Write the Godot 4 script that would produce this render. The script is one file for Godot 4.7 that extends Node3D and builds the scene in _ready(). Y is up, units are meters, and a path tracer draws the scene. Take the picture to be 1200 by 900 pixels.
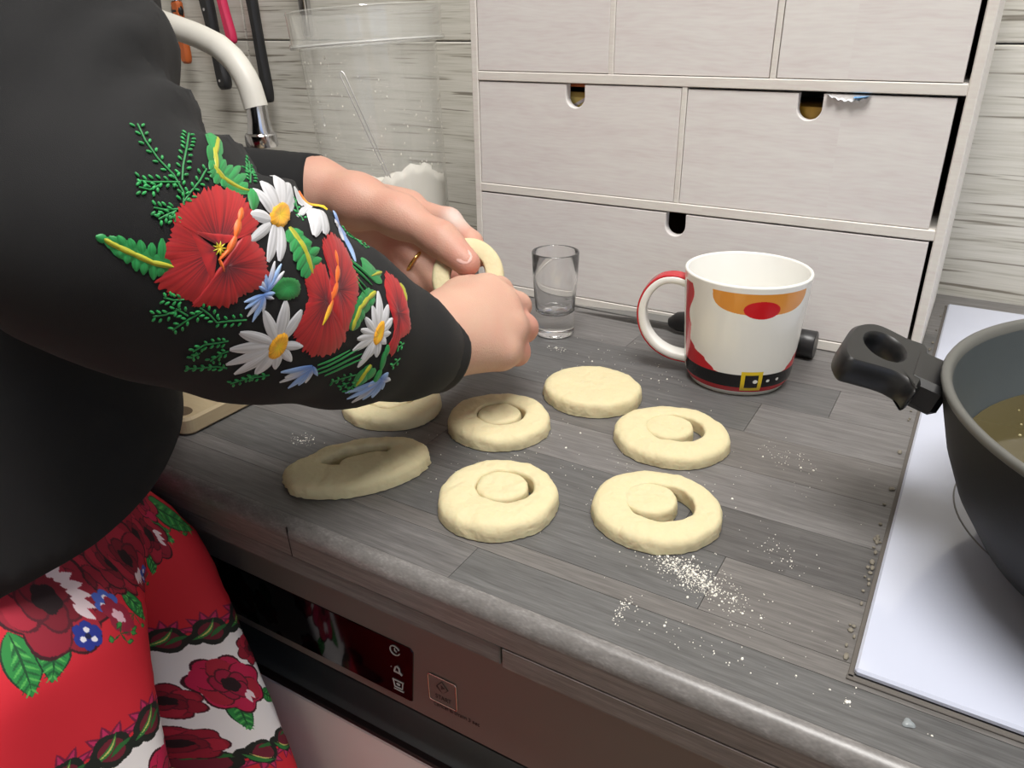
extends Node3D
# Counter top surface is y = 0, the wall behind it is z = 0, the person stands at z > 0.617.

class Mb:
	# collects triangles for one mesh; faces are wound clockwise as Godot wants them
	var st := SurfaceTool.new()
	var sm := -1
	var col := Color(1, 1, 1)
	var uvs = null
	func _init() -> void:
		st.begin(Mesh.PRIMITIVE_TRIANGLES)
	func v(p: Vector3, uv := Vector2.ZERO, c := Color(-1, 0, 0)) -> void:
		st.set_smooth_group(sm if sm >= 0 else 0xFFFFFFFF)
		st.set_color(col if c.r < 0 else c)
		st.set_uv(uv)
		st.add_vertex(p)
	func tri(a: Vector3, b: Vector3, c: Vector3, out := Vector3.ZERO) -> void:
		# wound so that the face looks along «out»
		if out != Vector3.ZERO and (a - c).cross(a - b).dot(out) < 0:
			v(a); v(c); v(b)
		else:
			v(a); v(b); v(c)
	func quad(a: Vector3, b: Vector3, c: Vector3, d: Vector3, out := Vector3.ZERO) -> void:
		tri(a, b, c, out); tri(a, c, d, out)
	func box(c: Vector3, s: Vector3, bevel := 0.0, t := Transform3D.IDENTITY) -> void:
		sm = -1
		var h := s / 2
		var b: float = min(bevel, min(h.x, min(h.y, h.z)) * 0.9)
		for axis in 3:
			for sg in [-1.0, 1.0]:
				var n := Vector3.ZERO
				n[axis] = sg
				var a1 := (axis + 1) % 3
				var a2 := (axis + 2) % 3
				var q := []
				for k in [[-1, -1], [1, -1], [1, 1], [-1, 1]]:
					var p := Vector3.ZERO
					p[axis] = sg * h[axis]
					p[a1] = k[0] * (h[a1] - b)
					p[a2] = k[1] * (h[a2] - b)
					q.append(t * (c + p))
				quad(q[0], q[1], q[2], q[3], t.basis * n)
		if b <= 0:
			return
		for axis in 3:
			var a1 := (axis + 1) % 3
			var a2 := (axis + 2) % 3
			for s1 in [-1.0, 1.0]:
				for s2 in [-1.0, 1.0]:
					var q := []
					for k in [[-1, 0], [1, 0], [1, 1], [-1, 1]]:
						var p := Vector3.ZERO
						p[axis] = k[0] * (h[axis] - b)
						p[a1] = s1 * (h[a1] - (0.0 if k[1] == 0 else b))
						p[a2] = s2 * (h[a2] - (b if k[1] == 0 else 0.0))
						q.append(t * (c + p))
					var n := Vector3.ZERO
					n[a1] = s1; n[a2] = s2
					quad(q[0], q[1], q[2], q[3], t.basis * n)
		for sx in [-1.0, 1.0]:
			for sy in [-1.0, 1.0]:
				for sz in [-1.0, 1.0]:
					var sg := Vector3(sx, sy, sz)
					tri(t * (c + sg * Vector3(h.x, h.y - b, h.z - b)), t * (c + sg * Vector3(h.x - b, h.y, h.z - b)), t * (c + sg * Vector3(h.x - b, h.y - b, h.z)), t.basis * sg)
	func surf(f: Callable, ni: int, nj: int, flip := false, color = null) -> void:
		# grid i (0..ni) by j (0..nj); (d/di) x (d/dj) points inwards unless flipped
		sm = 1
		var p := []
		var cs := []
		for i in ni + 1:
			for j in nj + 1:
				p.append(f.call(float(i) / ni, float(j) / nj))
				if color != null:
					cs.append(color.call(float(i) / ni, float(j) / nj))
		for i in ni:
			for j in nj:
				var k := [i * (nj + 1) + j, (i + 1) * (nj + 1) + j, (i + 1) * (nj + 1) + j + 1, i * (nj + 1) + j + 1]
				var order := [0, 1, 2, 0, 2, 3] if flip else [0, 2, 1, 0, 3, 2]
				for o in order:
					var q: int = k[o]
					var uv := Vector2(float(q % (nj + 1)) / nj, float(q / (nj + 1)) / ni)
					if uvs != null:
						uv = uvs.call(uv)
					if cs.size():
						v(p[q], uv, cs[q])
					else:
						v(p[q], uv)
	func lathe(prof: Array, seg := 48, c := Vector3.ZERO, sharp := 0.6, t := Transform3D.IDENTITY) -> void:
		# prof: Vector2(r, y), going up the outside and down the inside
		var g := 1
		for i in prof.size() - 1:
			if i > 0:
				var d0: Vector2 = (prof[i] - prof[i - 1]).normalized()
				var d1: Vector2 = (prof[i + 1] - prof[i]).normalized()
				if abs(d0.angle_to(d1)) > sharp:
					g += 1
			sm = g
			for j in seg:
				var a := TAU * j / seg
				var b := TAU * ((j + 1) % seg) / seg
				var q := []
				for k in [[i, a], [i + 1, a], [i + 1, b], [i, b]]:
					q.append(t * (c + Vector3(prof[k[0]].x * cos(k[1]), prof[k[0]].y, prof[k[0]].x * sin(k[1]))))
				var v0 := float(i) / (prof.size() - 1)
				var v1 := float(i + 1) / (prof.size() - 1)
				var u0 := float(j) / seg
				var u1 := float(j + 1) / seg
				if prof[i + 1].x > 1e-6:
					v(q[0], Vector2(u0, v0)); v(q[2], Vector2(u1, v1)); v(q[1], Vector2(u0, v1))
				if prof[i].x > 1e-6:
					v(q[0], Vector2(u0, v0)); v(q[3], Vector2(u1, v0)); v(q[2], Vector2(u1, v1))
	func tube(path: Array, radii: Array, seg := 12, flat := 1.0, up := Vector3.UP, caps := true) -> void:
		# swept round bar through the points; «flat» scales the section along the binormal
		var n := path.size()
		var rings := []
		var last := up
		for i in n:
			var d: Vector3 = (path[min(i + 1, n - 1)] - path[max(i - 1, 0)]).normalized()
			var x := last - d * last.dot(d)
			if x.length() < 1e-4:
				x = Vector3.RIGHT - d * d.x
			x = x.normalized()
			last = x
			var y := d.cross(x)
			var ring := []
			for j in seg:
				var a := TAU * j / seg
				ring.append(path[i] + (x * cos(a) + y * sin(a) * flat) * radii[min(i, radii.size() - 1)])
			rings.append(ring)
		sm = 1
		for i in n - 1:
			for j in seg:
				var j2 := (j + 1) % seg
				v(rings[i][j]); v(rings[i + 1][j2]); v(rings[i + 1][j])
				v(rings[i][j]); v(rings[i][j2]); v(rings[i + 1][j2])
		if caps:
			sm = -1
			for e in [0, n - 1]:
				var out: Vector3 = path[0] - path[1] if e == 0 else path[n - 1] - path[n - 2]
				for j in range(1, seg - 1):
					tri(rings[e][0], rings[e][j], rings[e][j + 1], out)
	static func area(o: PackedVector2Array) -> float:
		var s := 0.0
		for i in o.size():
			s += o[i].cross(o[(i + 1) % o.size()])
		return s
	func prism(outline: PackedVector2Array, y0: float, y1: float, t := Transform3D.IDENTITY, bevel := 0.0, smooth := true, holes: Array = []) -> void:
		# outline in x, z drawn up from y0 to y1, then placed by t; holes are outlines too
		var rim := func(o: PackedVector2Array, hole: bool) -> PackedVector2Array:
			var out := PackedVector2Array()
			var m := o.size()
			var sg := (1.0 if area(o) > 0 else -1.0) * bevel * (1.0 if hole else -1.0)
			for i in m:
				var d := (o[(i + 1) % m] - o[(i + m - 1) % m]).normalized()
				out.append(o[i] + Vector2(d.y, -d.x) * sg)
			return out
		var loops := [[outline, false]]
		for h in holes:
			loops.append([h, true])
		for l in loops:
			var o: PackedVector2Array = l[0]
			var inn: PackedVector2Array = rim.call(o, l[1])
			var m := o.size()
			var sg := (1.0 if area(o) > 0 else -1.0) * (-1.0 if l[1] else 1.0)
			var rows := [[inn, y0], [o, y0 + bevel], [o, y1 - bevel], [inn, y1]] if bevel > 0 else [[o, y0], [o, y1]]
			for r in rows.size() - 1:
				for i in m:
					var k := (i + 1) % m
					var e := o[k] - o[i]
					var q := []
					for w in [[r, i], [r, k], [r + 1, k], [r + 1, i]]:
						q.append(t * Vector3(rows[w[0]][0][w[1]].x, rows[w[0]][1], rows[w[0]][0][w[1]].y))
					sm = 5 if smooth else -1
					var tilt := 0.0
					if bevel > 0:
						tilt = -1.0 if r == 0 else (1.0 if r == 2 else 0.0)
					quad(q[0], q[1], q[2], q[3], t.basis * Vector3(e.y * sg, tilt * e.length(), -e.x * sg))
		var cap: PackedVector2Array = rim.call(outline, false)
		sm = -1
		if holes.size():
			# the hole has one point for each point of the outline
			var inn: PackedVector2Array = rim.call(holes[0], true)
			for i in cap.size():
				var k := (i + 1) % cap.size()
				for y in [y0, y1]:
					quad(t * Vector3(cap[i].x, y, cap[i].y), t * Vector3(cap[k].x, y, cap[k].y), t * Vector3(inn[k].x, y, inn[k].y), t * Vector3(inn[i].x, y, inn[i].y), t.basis * Vector3(0, -1 if y == y0 else 1, 0))
			return
		var ix := Geometry2D.triangulate_polygon(cap)
		for i in range(0, ix.size(), 3):
			for y in [y0, y1]:
				tri(t * Vector3(cap[ix[i]].x, y, cap[ix[i]].y), t * Vector3(cap[ix[i + 1]].x, y, cap[ix[i + 1]].y), t * Vector3(cap[ix[i + 2]].x, y, cap[ix[i + 2]].y), t.basis * Vector3(0, -1 if y == y0 else 1, 0))
	func blob(c: Vector3, r: Vector3, rings := 6, seg := 10, t := Basis.IDENTITY) -> void:
		surf(func(u: float, w: float) -> Vector3:
			var a := -PI / 2 + PI * u
			return c + t * Vector3(r.x * cos(a) * cos(TAU * w), r.y * sin(a), r.z * cos(a) * sin(TAU * w)), rings, seg)
	func done(m: Material, mesh: ArrayMesh = null) -> ArrayMesh:
		st.generate_normals()
		var out := st.commit(mesh) if mesh else st.commit()
		out.surface_set_material(out.get_surface_count() - 1, m)
		return out

var names := {}
var rng := RandomNumberGenerator.new()

func numbered(called: String) -> String:
	var n: int = names.get(called, 0)
	names[called] = n + 1
	return called if n == 0 else "%s_%03d" % [called, n]

func tag(o: Node, label := "", category := "", group := "", kind := "") -> Node:
	if label: o.set_meta("label", label)
	if category: o.set_meta("category", category)
	if group: o.set_meta("group", group)
	if kind: o.set_meta("kind", kind)
	return o

func thing(called: String, label: String, category: String, at := Vector3.ZERO, group := "") -> Node3D:
	var o := Node3D.new()
	o.name = numbered(called)
	add_child(o)
	o.position = at
	tag(o, label, category, group)
	return o

func put(called: String, mesh: Mesh, parent: Node = self, m: Material = null) -> MeshInstance3D:
	var o := MeshInstance3D.new()
	o.name = numbered(called) if parent == self else called
	o.mesh = mesh
	if m: o.material_override = m
	parent.add_child(o, true)
	return o

func part(called: String, mb: Mb, m: Material, parent: Node = self) -> MeshInstance3D:
	return put(called, mb.done(m), parent)

func boxpart(called: String, c: Vector3, s: Vector3, m: Material, parent: Node = self, bevel := 0.0) -> MeshInstance3D:
	var b := Mb.new()
	b.box(c, s, bevel)
	return part(called, b, m, parent)

func struct(called: String, c: Vector3, s: Vector3, m: Material, label := "") -> MeshInstance3D:
	var o := boxpart(called, c, s, m)
	tag(o, label, "", "", "structure")
	return o

func mat(c: Color, rough := 0.6, metal := 0.0, spec := 0.5) -> StandardMaterial3D:
	var m := StandardMaterial3D.new()
	m.albedo_color = c
	m.roughness = rough
	m.metallic = metal
	m.metallic_specular = spec
	return m

func rgb(r: float, g: float, b: float) -> Color:
	return Color(r / 255.0, g / 255.0, b / 255.0)

func vmat(rough := 0.6) -> StandardMaterial3D:
	# colours come from the vertices (linear values)
	var m := mat(Color.WHITE, rough)
	m.vertex_color_use_as_albedo = true
	return m

func lin(c: Color) -> Color:
	return c.srgb_to_linear()

func bump(m: StandardMaterial3D, freq: float, depth_cm: float, scale := Vector3.ONE, world := true, octaves := 3) -> void:
	var n := FastNoiseLite.new()
	n.seed = 7
	n.frequency = freq
	n.fractal_octaves = octaves
	var t := NoiseTexture2D.new()
	t.width = 256; t.height = 256
	t.seamless = true
	t.noise = n
	m.heightmap_enabled = true
	m.heightmap_texture = t
	m.heightmap_scale = depth_cm
	m.uv1_triplanar = true
	m.uv1_world_triplanar = world
	m.uv1_scale = scale

func wood_image(w: int, h: int, ramp: Gradient, sd: int, fu: float, fv: float, crack := 0.5) -> Image:
	# grain along u: long soft bands, fine fibres and a few thin dark checks
	var a := FastNoiseLite.new()
	a.seed = sd; a.frequency = 1.0; a.fractal_octaves = 3
	var b := FastNoiseLite.new()
	b.seed = sd + 1; b.frequency = 1.0; b.fractal_octaves = 2
	var px := PackedByteArray()
	px.resize(w * h * 3)
	var lut := []
	for i in 256:
		lut.append(ramp.sample(i / 255.0))
	var k := 0
	for y in h:
		for x in w:
			var u := float(x) / w
			var v := float(y) / h
			var warp := a.get_noise_2d(u * fu * 0.7 + 31.0, v * fv * 0.12) * 0.3 / fv
			var n := a.get_noise_2d(u * fu, (v + warp) * fv) * 0.6
			n += b.get_noise_2d(u * fu * 5.0, (v + warp) * fv * 5.0) * 0.6
			var c := b.get_noise_2d(u * fu * 1.6 + 70.0, (v + warp) * fv * 1.9)
			if c > 0.42:
				n -= (c - 0.42) * 6.0 * crack
			var q: Color = lut[clampi(int((n * 0.5 + 0.5) * 255), 0, 255)]
			px[k] = int(q.r * 255); px[k + 1] = int(q.g * 255); px[k + 2] = int(q.b * 255)
			k += 3
	return Image.create_from_data(w, h, false, Image.FORMAT_RGB8, px)

func ramp(cols: Array, offs: Array) -> Gradient:
	var g := Gradient.new()
	g.offsets = PackedFloat32Array(offs)
	g.colors = PackedColorArray(cols)
	return g

func wood_mat(tex: Texture2D, scale: Vector3, off: Vector3, tint: Color, rough: float) -> StandardMaterial3D:
	var m := mat(tint, rough)
	m.albedo_texture = tex
	m.uv1_triplanar = true
	m.uv1_world_triplanar = true
	m.uv1_triplanar_sharpness = 8.0
	m.uv1_scale = scale
	m.uv1_offset = off
	return m

var M := {}

func _ready() -> void:
	rng.seed = 11
	# ---- camera, sky, lights, exposure
	var cam := Camera3D.new()
	cam.name = "camera"
	cam.fov = 52.888
	cam.near = 0.02
	add_child(cam)
	cam.transform = Transform3D(Basis(Vector3(0.8587, -0.0133, -0.5123), Vector3(-0.2112, 0.9016, -0.3775), Vector3(0.4669, 0.4324, 0.7714)).orthonormalized(), Vector3(0.4346, 0.2617, 0.8611))
	cam.current = true
	var we := WorldEnvironment.new()
	we.name = "environment"
	var env := Environment.new()
	env.background_mode = Environment.BG_SKY
	var sky := Sky.new()
	var ps := ProceduralSkyMaterial.new()
	ps.sky_top_color = Color(0.55, 0.68, 0.9)
	ps.sky_horizon_color = Color(0.85, 0.9, 0.97)
	ps.ground_bottom_color = Color(0.4, 0.4, 0.4)
	ps.ground_horizon_color = Color(0.7, 0.7, 0.7)
	ps.sky_energy_multiplier = 1.2
	ps.ground_energy_multiplier = 0.8
	ps.sun_angle_max = 1.0
	sky.sky_material = ps
	env.sky = sky
	env.tonemap_mode = Environment.TONE_MAPPER_LINEAR
	env.tonemap_exposure = 1.0
	env.sdfgi_enabled = true
	env.ssao_enabled = true
	env.ssil_enabled = true
	we.environment = env
	add_child(we)
	var lamp_e := 3.4
	make_unseen_lamp(Vector3(0.5, 1.58, 0.78), Vector2(0.9, 0.5), lamp_e)
	build_materials()
	build_room()
	build_worktop()
	build_hob()
	build_dishwasher()
	build_chest()
	build_person()
	build_pan()
	build_mug()
	build_jar()
	build_faucet()
	build_wall_tools()
	build_small()
	build_dough()

func make_unseen_lamp(at: Vector3, size: Vector2, energy: float) -> void:  # lamp out of view, placed to light the worktop and the left wall
	var t := thing("unseen_ceiling_lamp", "flat square white ceiling lamp out of view, placed to light the worktop and the wall", "lamp", at)
	var m := mat(Color(1, 1, 1), 0.5)
	boxpart("housing", Vector3(0, 0.008, 0), Vector3(size.x + 0.03, 0.02, size.y + 0.03), M.get("white", mat(Color(0.9, 0.9, 0.9))), t, 0.004)
	m.emission_enabled = true
	m.emission = Color(1, 0.98, 0.94)
	m.emission_energy_multiplier = 1.5
	boxpart("diffuser", Vector3(0, -0.006, 0), Vector3(size.x, 0.008, size.y), m, t, 0.002)
	var l := AreaLight3D.new()
	l.name = "unseen_lamp_light"
	l.area_size = size
	l.light_energy = energy
	l.light_color = Color(1.0, 0.99, 0.975)
	l.area_range = 12.0
	l.area_attenuation = 2.0
	l.shadow_enabled = true
	l.rotation.x = -PI / 2
	l.position = Vector3(0, -0.015, 0)
	t.add_child(l)

func build_materials() -> void:
	var counter_img := wood_image(1024, 512, ramp([rgb(94, 92, 91), rgb(116, 114, 113), rgb(127, 125, 124), rgb(152, 150, 148)], [0.0, 0.4, 0.6, 1.0]), 3, 8.0, 52.0, 0.2)
	M.counter_tex = ImageTexture.create_from_image(counter_img)
	var wall_img := wood_image(1024, 512, ramp([rgb(138, 132, 121), rgb(199, 196, 185), rgb(212, 209, 200), rgb(226, 223, 215)], [0.0, 0.30, 0.52, 1.0]), 9, 3.0, 30.0, 0.9)
	M.wall_tex = ImageTexture.create_from_image(wall_img)
	var chest_img := wood_image(512, 512, ramp([rgb(218, 209, 207), rgb(226, 220, 218), rgb(229, 225, 222), rgb(235, 232, 229)], [0.0, 0.38, 0.6, 1.0]), 17, 2.5, 18.0, 0.08)
	M.chest_tex = ImageTexture.create_from_image(chest_img)
	M.white = mat(rgb(236, 235, 230), 0.5)
	M.plaster = mat(rgb(232, 230, 224), 0.9)
	M.chrome = mat(rgb(205, 205, 208), 0.12, 1.0)
	M.steel = mat(rgb(150, 148, 146), 0.35, 1.0)
	M.black_plastic = mat(rgb(24, 24, 25), 0.42)
	M.dark = mat(rgb(12, 12, 12), 0.7)
	M.counter = []
	var tones := [rgb(230, 229, 229), rgb(212, 211, 211), rgb(196, 198, 199), rgb(220, 217, 214), rgb(176, 175, 175)]
	for i in 5:
		var m := wood_mat(M.counter_tex, Vector3(1, 4, 4), Vector3(0.13 + 0.37 * i, 0.21 * i, 0.29 * i), tones[i], 0.42)
		M.counter.append(m)
	M.counter_edge = wood_mat(M.counter_tex, Vector3(1.3, 6, 6), Vector3(0.4, 0.3, 0.1), rgb(238, 226, 220), 0.33)
	# the nose is painted pale: rubbed laminate, plus the highlight along its curve
	M.worn_highlight = wood_mat(ImageTexture.create_from_image(wood_image(512, 128, ramp([rgb(98, 95, 93), rgb(112, 109, 107), rgb(122, 119, 117), rgb(150, 147, 145)], [0.0, 0.4, 0.62, 1.0]), 29, 22.0, 7.0, 0.4)), Vector3(3, 26, 26), Vector3.ZERO, Color.WHITE, 0.32)
	M.wall = wood_mat(M.wall_tex, Vector3(0.9, 3.2, 3.2), Vector3(0.83, 0.07, 0), Color.WHITE, 0.55)
	M.chest = wood_mat(M.chest_tex, Vector3(3, 4, 4), Vector3.ZERO, Color.WHITE, 0.65)
	M.chest_edge = wood_mat(M.chest_tex, Vector3(3, 4, 4), Vector3(0.3, 0.3, 0), rgb(255, 255, 250), 0.6)
	M.dough = mat(rgb(211, 199, 160), 0.75)
	M.dough.subsurf_scatter_enabled = true
	M.dough.subsurf_scatter_strength = 0.12
	bump(M.dough, 0.02, 0.07, Vector3(22, 22, 22))
	M.flour = mat(rgb(240, 236, 226), 0.95)
	M.glass = mat(Color(1, 1, 1, 0.04), 0.02)
	M.glass.refraction_enabled = true
	M.glass.refraction_scale = 0.05

func build_room() -> void:
	struct("floor", Vector3(0.1, -0.95, 1.3), Vector3(3.8, 0.1, 3.1), mat(rgb(150, 128, 105), 0.5), "brown kitchen floor below the cabinets")
	struct("ceiling", Vector3(0.1, 1.65, 1.3), Vector3(3.8, 0.1, 3.1), M.plaster, "white kitchen ceiling")
	var wb := struct("wall_back", Vector3(0.1, 0.35, -0.07), Vector3(3.8, 2.7, 0.1), M.plaster, "kitchen wall clad in pale grey wood-look panels behind the worktop")
	# wood-look cladding: long rows with recessed joints
	var rows := [-0.03, 0.232, 0.494, 0.756]
	for r in 3:
		for c in 3:
			var x0 := -1.8 + c * 1.27
			var b := Mb.new()
			b.box(Vector3(x0 + 0.6345, (rows[r] + rows[r + 1]) / 2, -0.01), Vector3(1.268, rows[r + 1] - rows[r] - 0.0016, 0.02), 0.0012)
			part("panel", b, M.wall, wb)
	struct("wall_left", Vector3(-1.85, 0.35, 1.3), Vector3(0.1, 2.7, 3.1), M.plaster, "white left kitchen wall")
	struct("wall_front", Vector3(0.1, 0.35, 2.85), Vector3(3.8, 2.7, 0.1), M.plaster, "white kitchen wall behind the photographer")
	# right wall with a window opening, out of view, placed to let daylight in
	var wr := Node3D.new()
	wr.name = "wall_right"
	add_child(wr)
	tag(wr, "white right kitchen wall with an unseen window", "", "", "structure")
	boxpart("wall_below", Vector3(2.0, -0.45, 1.3), Vector3(0.1, 1.1, 3.1), M.plaster, wr)
	boxpart("wall_above", Vector3(2.0, 1.5, 1.3), Vector3(0.1, 0.4, 3.1), M.plaster, wr)
	boxpart("wall_pier", Vector3(2.0, 0.7, 0.3), Vector3(0.1, 1.2, 1.1), M.plaster, wr)
	boxpart("wall_pier", Vector3(2.0, 0.7, 2.55), Vector3(0.1, 1.2, 0.6), M.plaster, wr)
	var win := Node3D.new()
	win.name = "unseen_window_1"
	add_child(win)
	tag(win, "white framed kitchen window out of view in the right wall, letting daylight in", "", "", "structure")
	var fr := Mb.new()
	for z in [0.875, 1.55, 2.225]:
		fr.box(Vector3(2.0, 0.7, z), Vector3(0.06, 1.2, 0.05), 0.006)
	for y in [0.125, 1.275]:
		fr.box(Vector3(2.0, y, 1.55), Vector3(0.06, 0.05, 1.4), 0.006)
	part("window_frame", fr, M.white, win)
	var pane := mat(Color(1, 1, 1, 0.05), 0.02)
	pane.transparency = BaseMaterial3D.TRANSPARENCY_ALPHA
	boxpart("pane", Vector3(2.0, 0.7, 1.2125), Vector3(0.004, 1.1, 0.625), pane, win)
	boxpart("pane", Vector3(2.0, 0.7, 1.8875), Vector3(0.004, 1.1, 0.625), pane, win)

func build_worktop() -> void:
	var t := thing("worktop", "dark grey wood-effect laminate worktop with a rounded front edge, rubbed and painted pale along its highlight", "worktop")
	# core with an opening for the sink
	var core := Mb.new()
	var xs := [-1.8, -0.7, -0.2, 1.95]
	core.box(Vector3(-1.25, -0.019, 0.306), Vector3(1.1, 0.034, 0.60))
	core.box(Vector3(0.875, -0.019, 0.306), Vector3(2.15, 0.034, 0.60))
	core.box(Vector3(-0.45, -0.019, 0.065), Vector3(0.5, 0.034, 0.118))
	core.box(Vector3(-0.45, -0.019, 0.54), Vector3(0.5, 0.034, 0.134))
	part("core", core, M.dark, t)
	# planks of the decor, row by row: [z0, z1, [x breaks], [tones]]
	var rows := [
		[0.002, 0.065, [-1.8, -0.3, 0.62, 1.95], [1, 0, 2]], [0.065, 0.125, [-1.8, -0.7, 0.18, 1.95], [3, 1, 0]],
		[0.125, 0.18, [-1.8, -0.7, -0.2, 0.5, 1.95], [0, -1, 2, 1]], [0.18, 0.232, [-1.8, -0.7, -0.2, 0.12, 1.95], [1, -1, 1, 0]],
		[0.232, 0.283, [-1.8, -0.7, -0.2, 0.2, 1.95], [2, -1, 0, 1]], [0.283, 0.333, [-1.8, -0.7, -0.2, 0.3765, 1.95], [0, -1, 2, 0]],
		[0.333, 0.381, [-1.8, -0.7, -0.2, 0.08, 0.33, 1.95], [3, -1, 1, 2, 0]], [0.381, 0.43, [-1.8, -0.7, -0.2, 0.26, 1.95], [1, -1, 1, 3]],
		[0.43, 0.476, [-1.8, -0.7, -0.2, 0.19, 1.95], [2, -1, 2, 0]], [0.476, 0.521, [-1.8, -0.2, 0.15, 0.33, 1.95], [0, 1, 2, 4]],
		[0.521, 0.567, [-1.8, 0.0, 0.36, 1.95], [1, 2, 3]], [0.567, 0.580, [-1.8, 0.1, 1.95], [0, 3]], [0.580, 0.6085, [-1.8, 0.2415, 1.95], [1, 2]]]
	for r in rows:
		for i in r[3].size():
			if r[3][i] < 0:
				continue
			var x0: float = r[2][i]
			var x1: float = r[2][i + 1]
			boxpart("plank", Vector3((x0 + x1) / 2, -0.001, (r[0] + r[1]) / 2), Vector3(x1 - x0 - 0.0003, 0.002, r[1] - r[0] - 0.0003), M.counter[r[3][i]], t)
	# rounded nose and front face, one sheet bent over the edge
	var prof := []
	for i in 9:
		var a := PI / 2 * i / 8.0
		prof.append(Vector2(0.6085 + 0.0085 * sin(a), -0.0085 + 0.0085 * cos(a)))
	prof.append(Vector2(0.617, -0.0095))
	var nose := Mb.new()
	nose.surf(func(u: float, w: float) -> Vector3:
		var q: Vector2 = prof[int(round(u * (prof.size() - 1)))]
		return Vector3(lerp(-1.8, 1.95, w), q.y, q.x), prof.size() - 1, 40, true)
	part("rounded_edge", nose, M.worn_highlight, t)
	nose = Mb.new()
	nose.box(Vector3(0.075, -0.0155, 0.6115), Vector3(3.75, 0.0142, 0.0108), 0.0004)
	part("front_edge", nose, M.counter_edge, t)
	var jn := boxpart("joint", Vector3.ZERO, Vector3(0.0005, 0.020, 0.0009), M.dark, t)
	jn.position = Vector3(0.1345, -0.0122, 0.6167)
	jn.rotation.z = 0.07
	var lip := Mb.new()
	lip.box(Vector3(-0.7615, -0.0295, 0.6118), Vector3(2.077, 0.0125, 0.0085), 0.0006)
	part("lower_strip", lip, M.counter[3], t)
	boxpart("lower_strip", Vector3(1.1145, -0.0295, 0.6122), Vector3(1.672, 0.0125, 0.0095), M.counter_edge, t, 0.0004)

func build_hob() -> void:
	var t := thing("hob", "white glass hob set into the worktop at the right with a thin grey ring", "hob")
	var gl := mat(rgb(198, 203, 220), 0.13)
	gl.clearcoat_enabled = true
	gl.clearcoat = 0.6
	gl.clearcoat_roughness = 0.05
	boxpart("glass_plate", Vector3(0.722, 0.0022, 0.308), Vector3(0.58, 0.004, 0.532), gl, t, 0.0012)
	var seal := Mb.new()
	for s in [[Vector3(0.4311, 0.0004, 0.308), Vector3(0.0026, 0.0012, 0.537)], [Vector3(0.722, 0.0004, 0.0402), Vector3(0.585, 0.0012, 0.003)], [Vector3(0.722, 0.0004, 0.5758), Vector3(0.585, 0.0012, 0.003)]]:
		seal.box(s[0], s[1], 0.0003)
	part("seal", seal, mat(rgb(92, 87, 82), 0.7), t)
	var ring := Mb.new()
	ring.lathe([Vector2(0.0903, 0.0041), Vector2(0.0903, 0.0044), Vector2(0.0894, 0.0044), Vector2(0.0894, 0.0041)], 96, Vector3(0.549, 0, 0.4005), 0.5)
	part("zone_ring", ring, mat(rgb(110, 108, 110), 0.5), t)
	# crumbs of old sealant and flour along the left edge of the hob
	var g := Mb.new()
	for i in 40:
		var z := 0.02 + rng.randf() * 0.55
		if i > 18: z = 0.40 + rng.randf() * 0.165
		var s := rng.randf_range(0.0006, 0.0017)
		g.blob(Vector3(0.4275 + rng.randf_range(-0.002, 0.0012), 0.0005, z), Vector3(s, 0.0006, s * rng.randf_range(0.8, 2.2)), 3, 6)
	tag(part("crumbs", g, mat(rgb(128, 122, 110), 0.9)), "dry beige crumbs along the left edge of the hob", "crumbs", "", "stuff")

func arc(c: Vector2, r: float, a0: float, a1: float, n: int) -> Array:
	var out := []
	for i in n + 1:
		var a := lerpf(a0, a1, float(i) / n)
		out.append(c + Vector2(cos(a), sin(a)) * r)
	return out

func text(called: String, words: String, size: float, at: Vector3, m: Material, parent: Node) -> void:
	# flat lettering facing +z
	var tm := TextMesh.new()
	var f := SystemFont.new()
	f.font_names = PackedStringArray(["Droid Sans"])
	tm.font = f
	tm.text = words
	tm.font_size = 32
	tm.pixel_size = size / 32.0
	tm.depth = 0.0002
	tm.material = m
	var o := put(called, tm, parent)
	o.position = at

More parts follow.
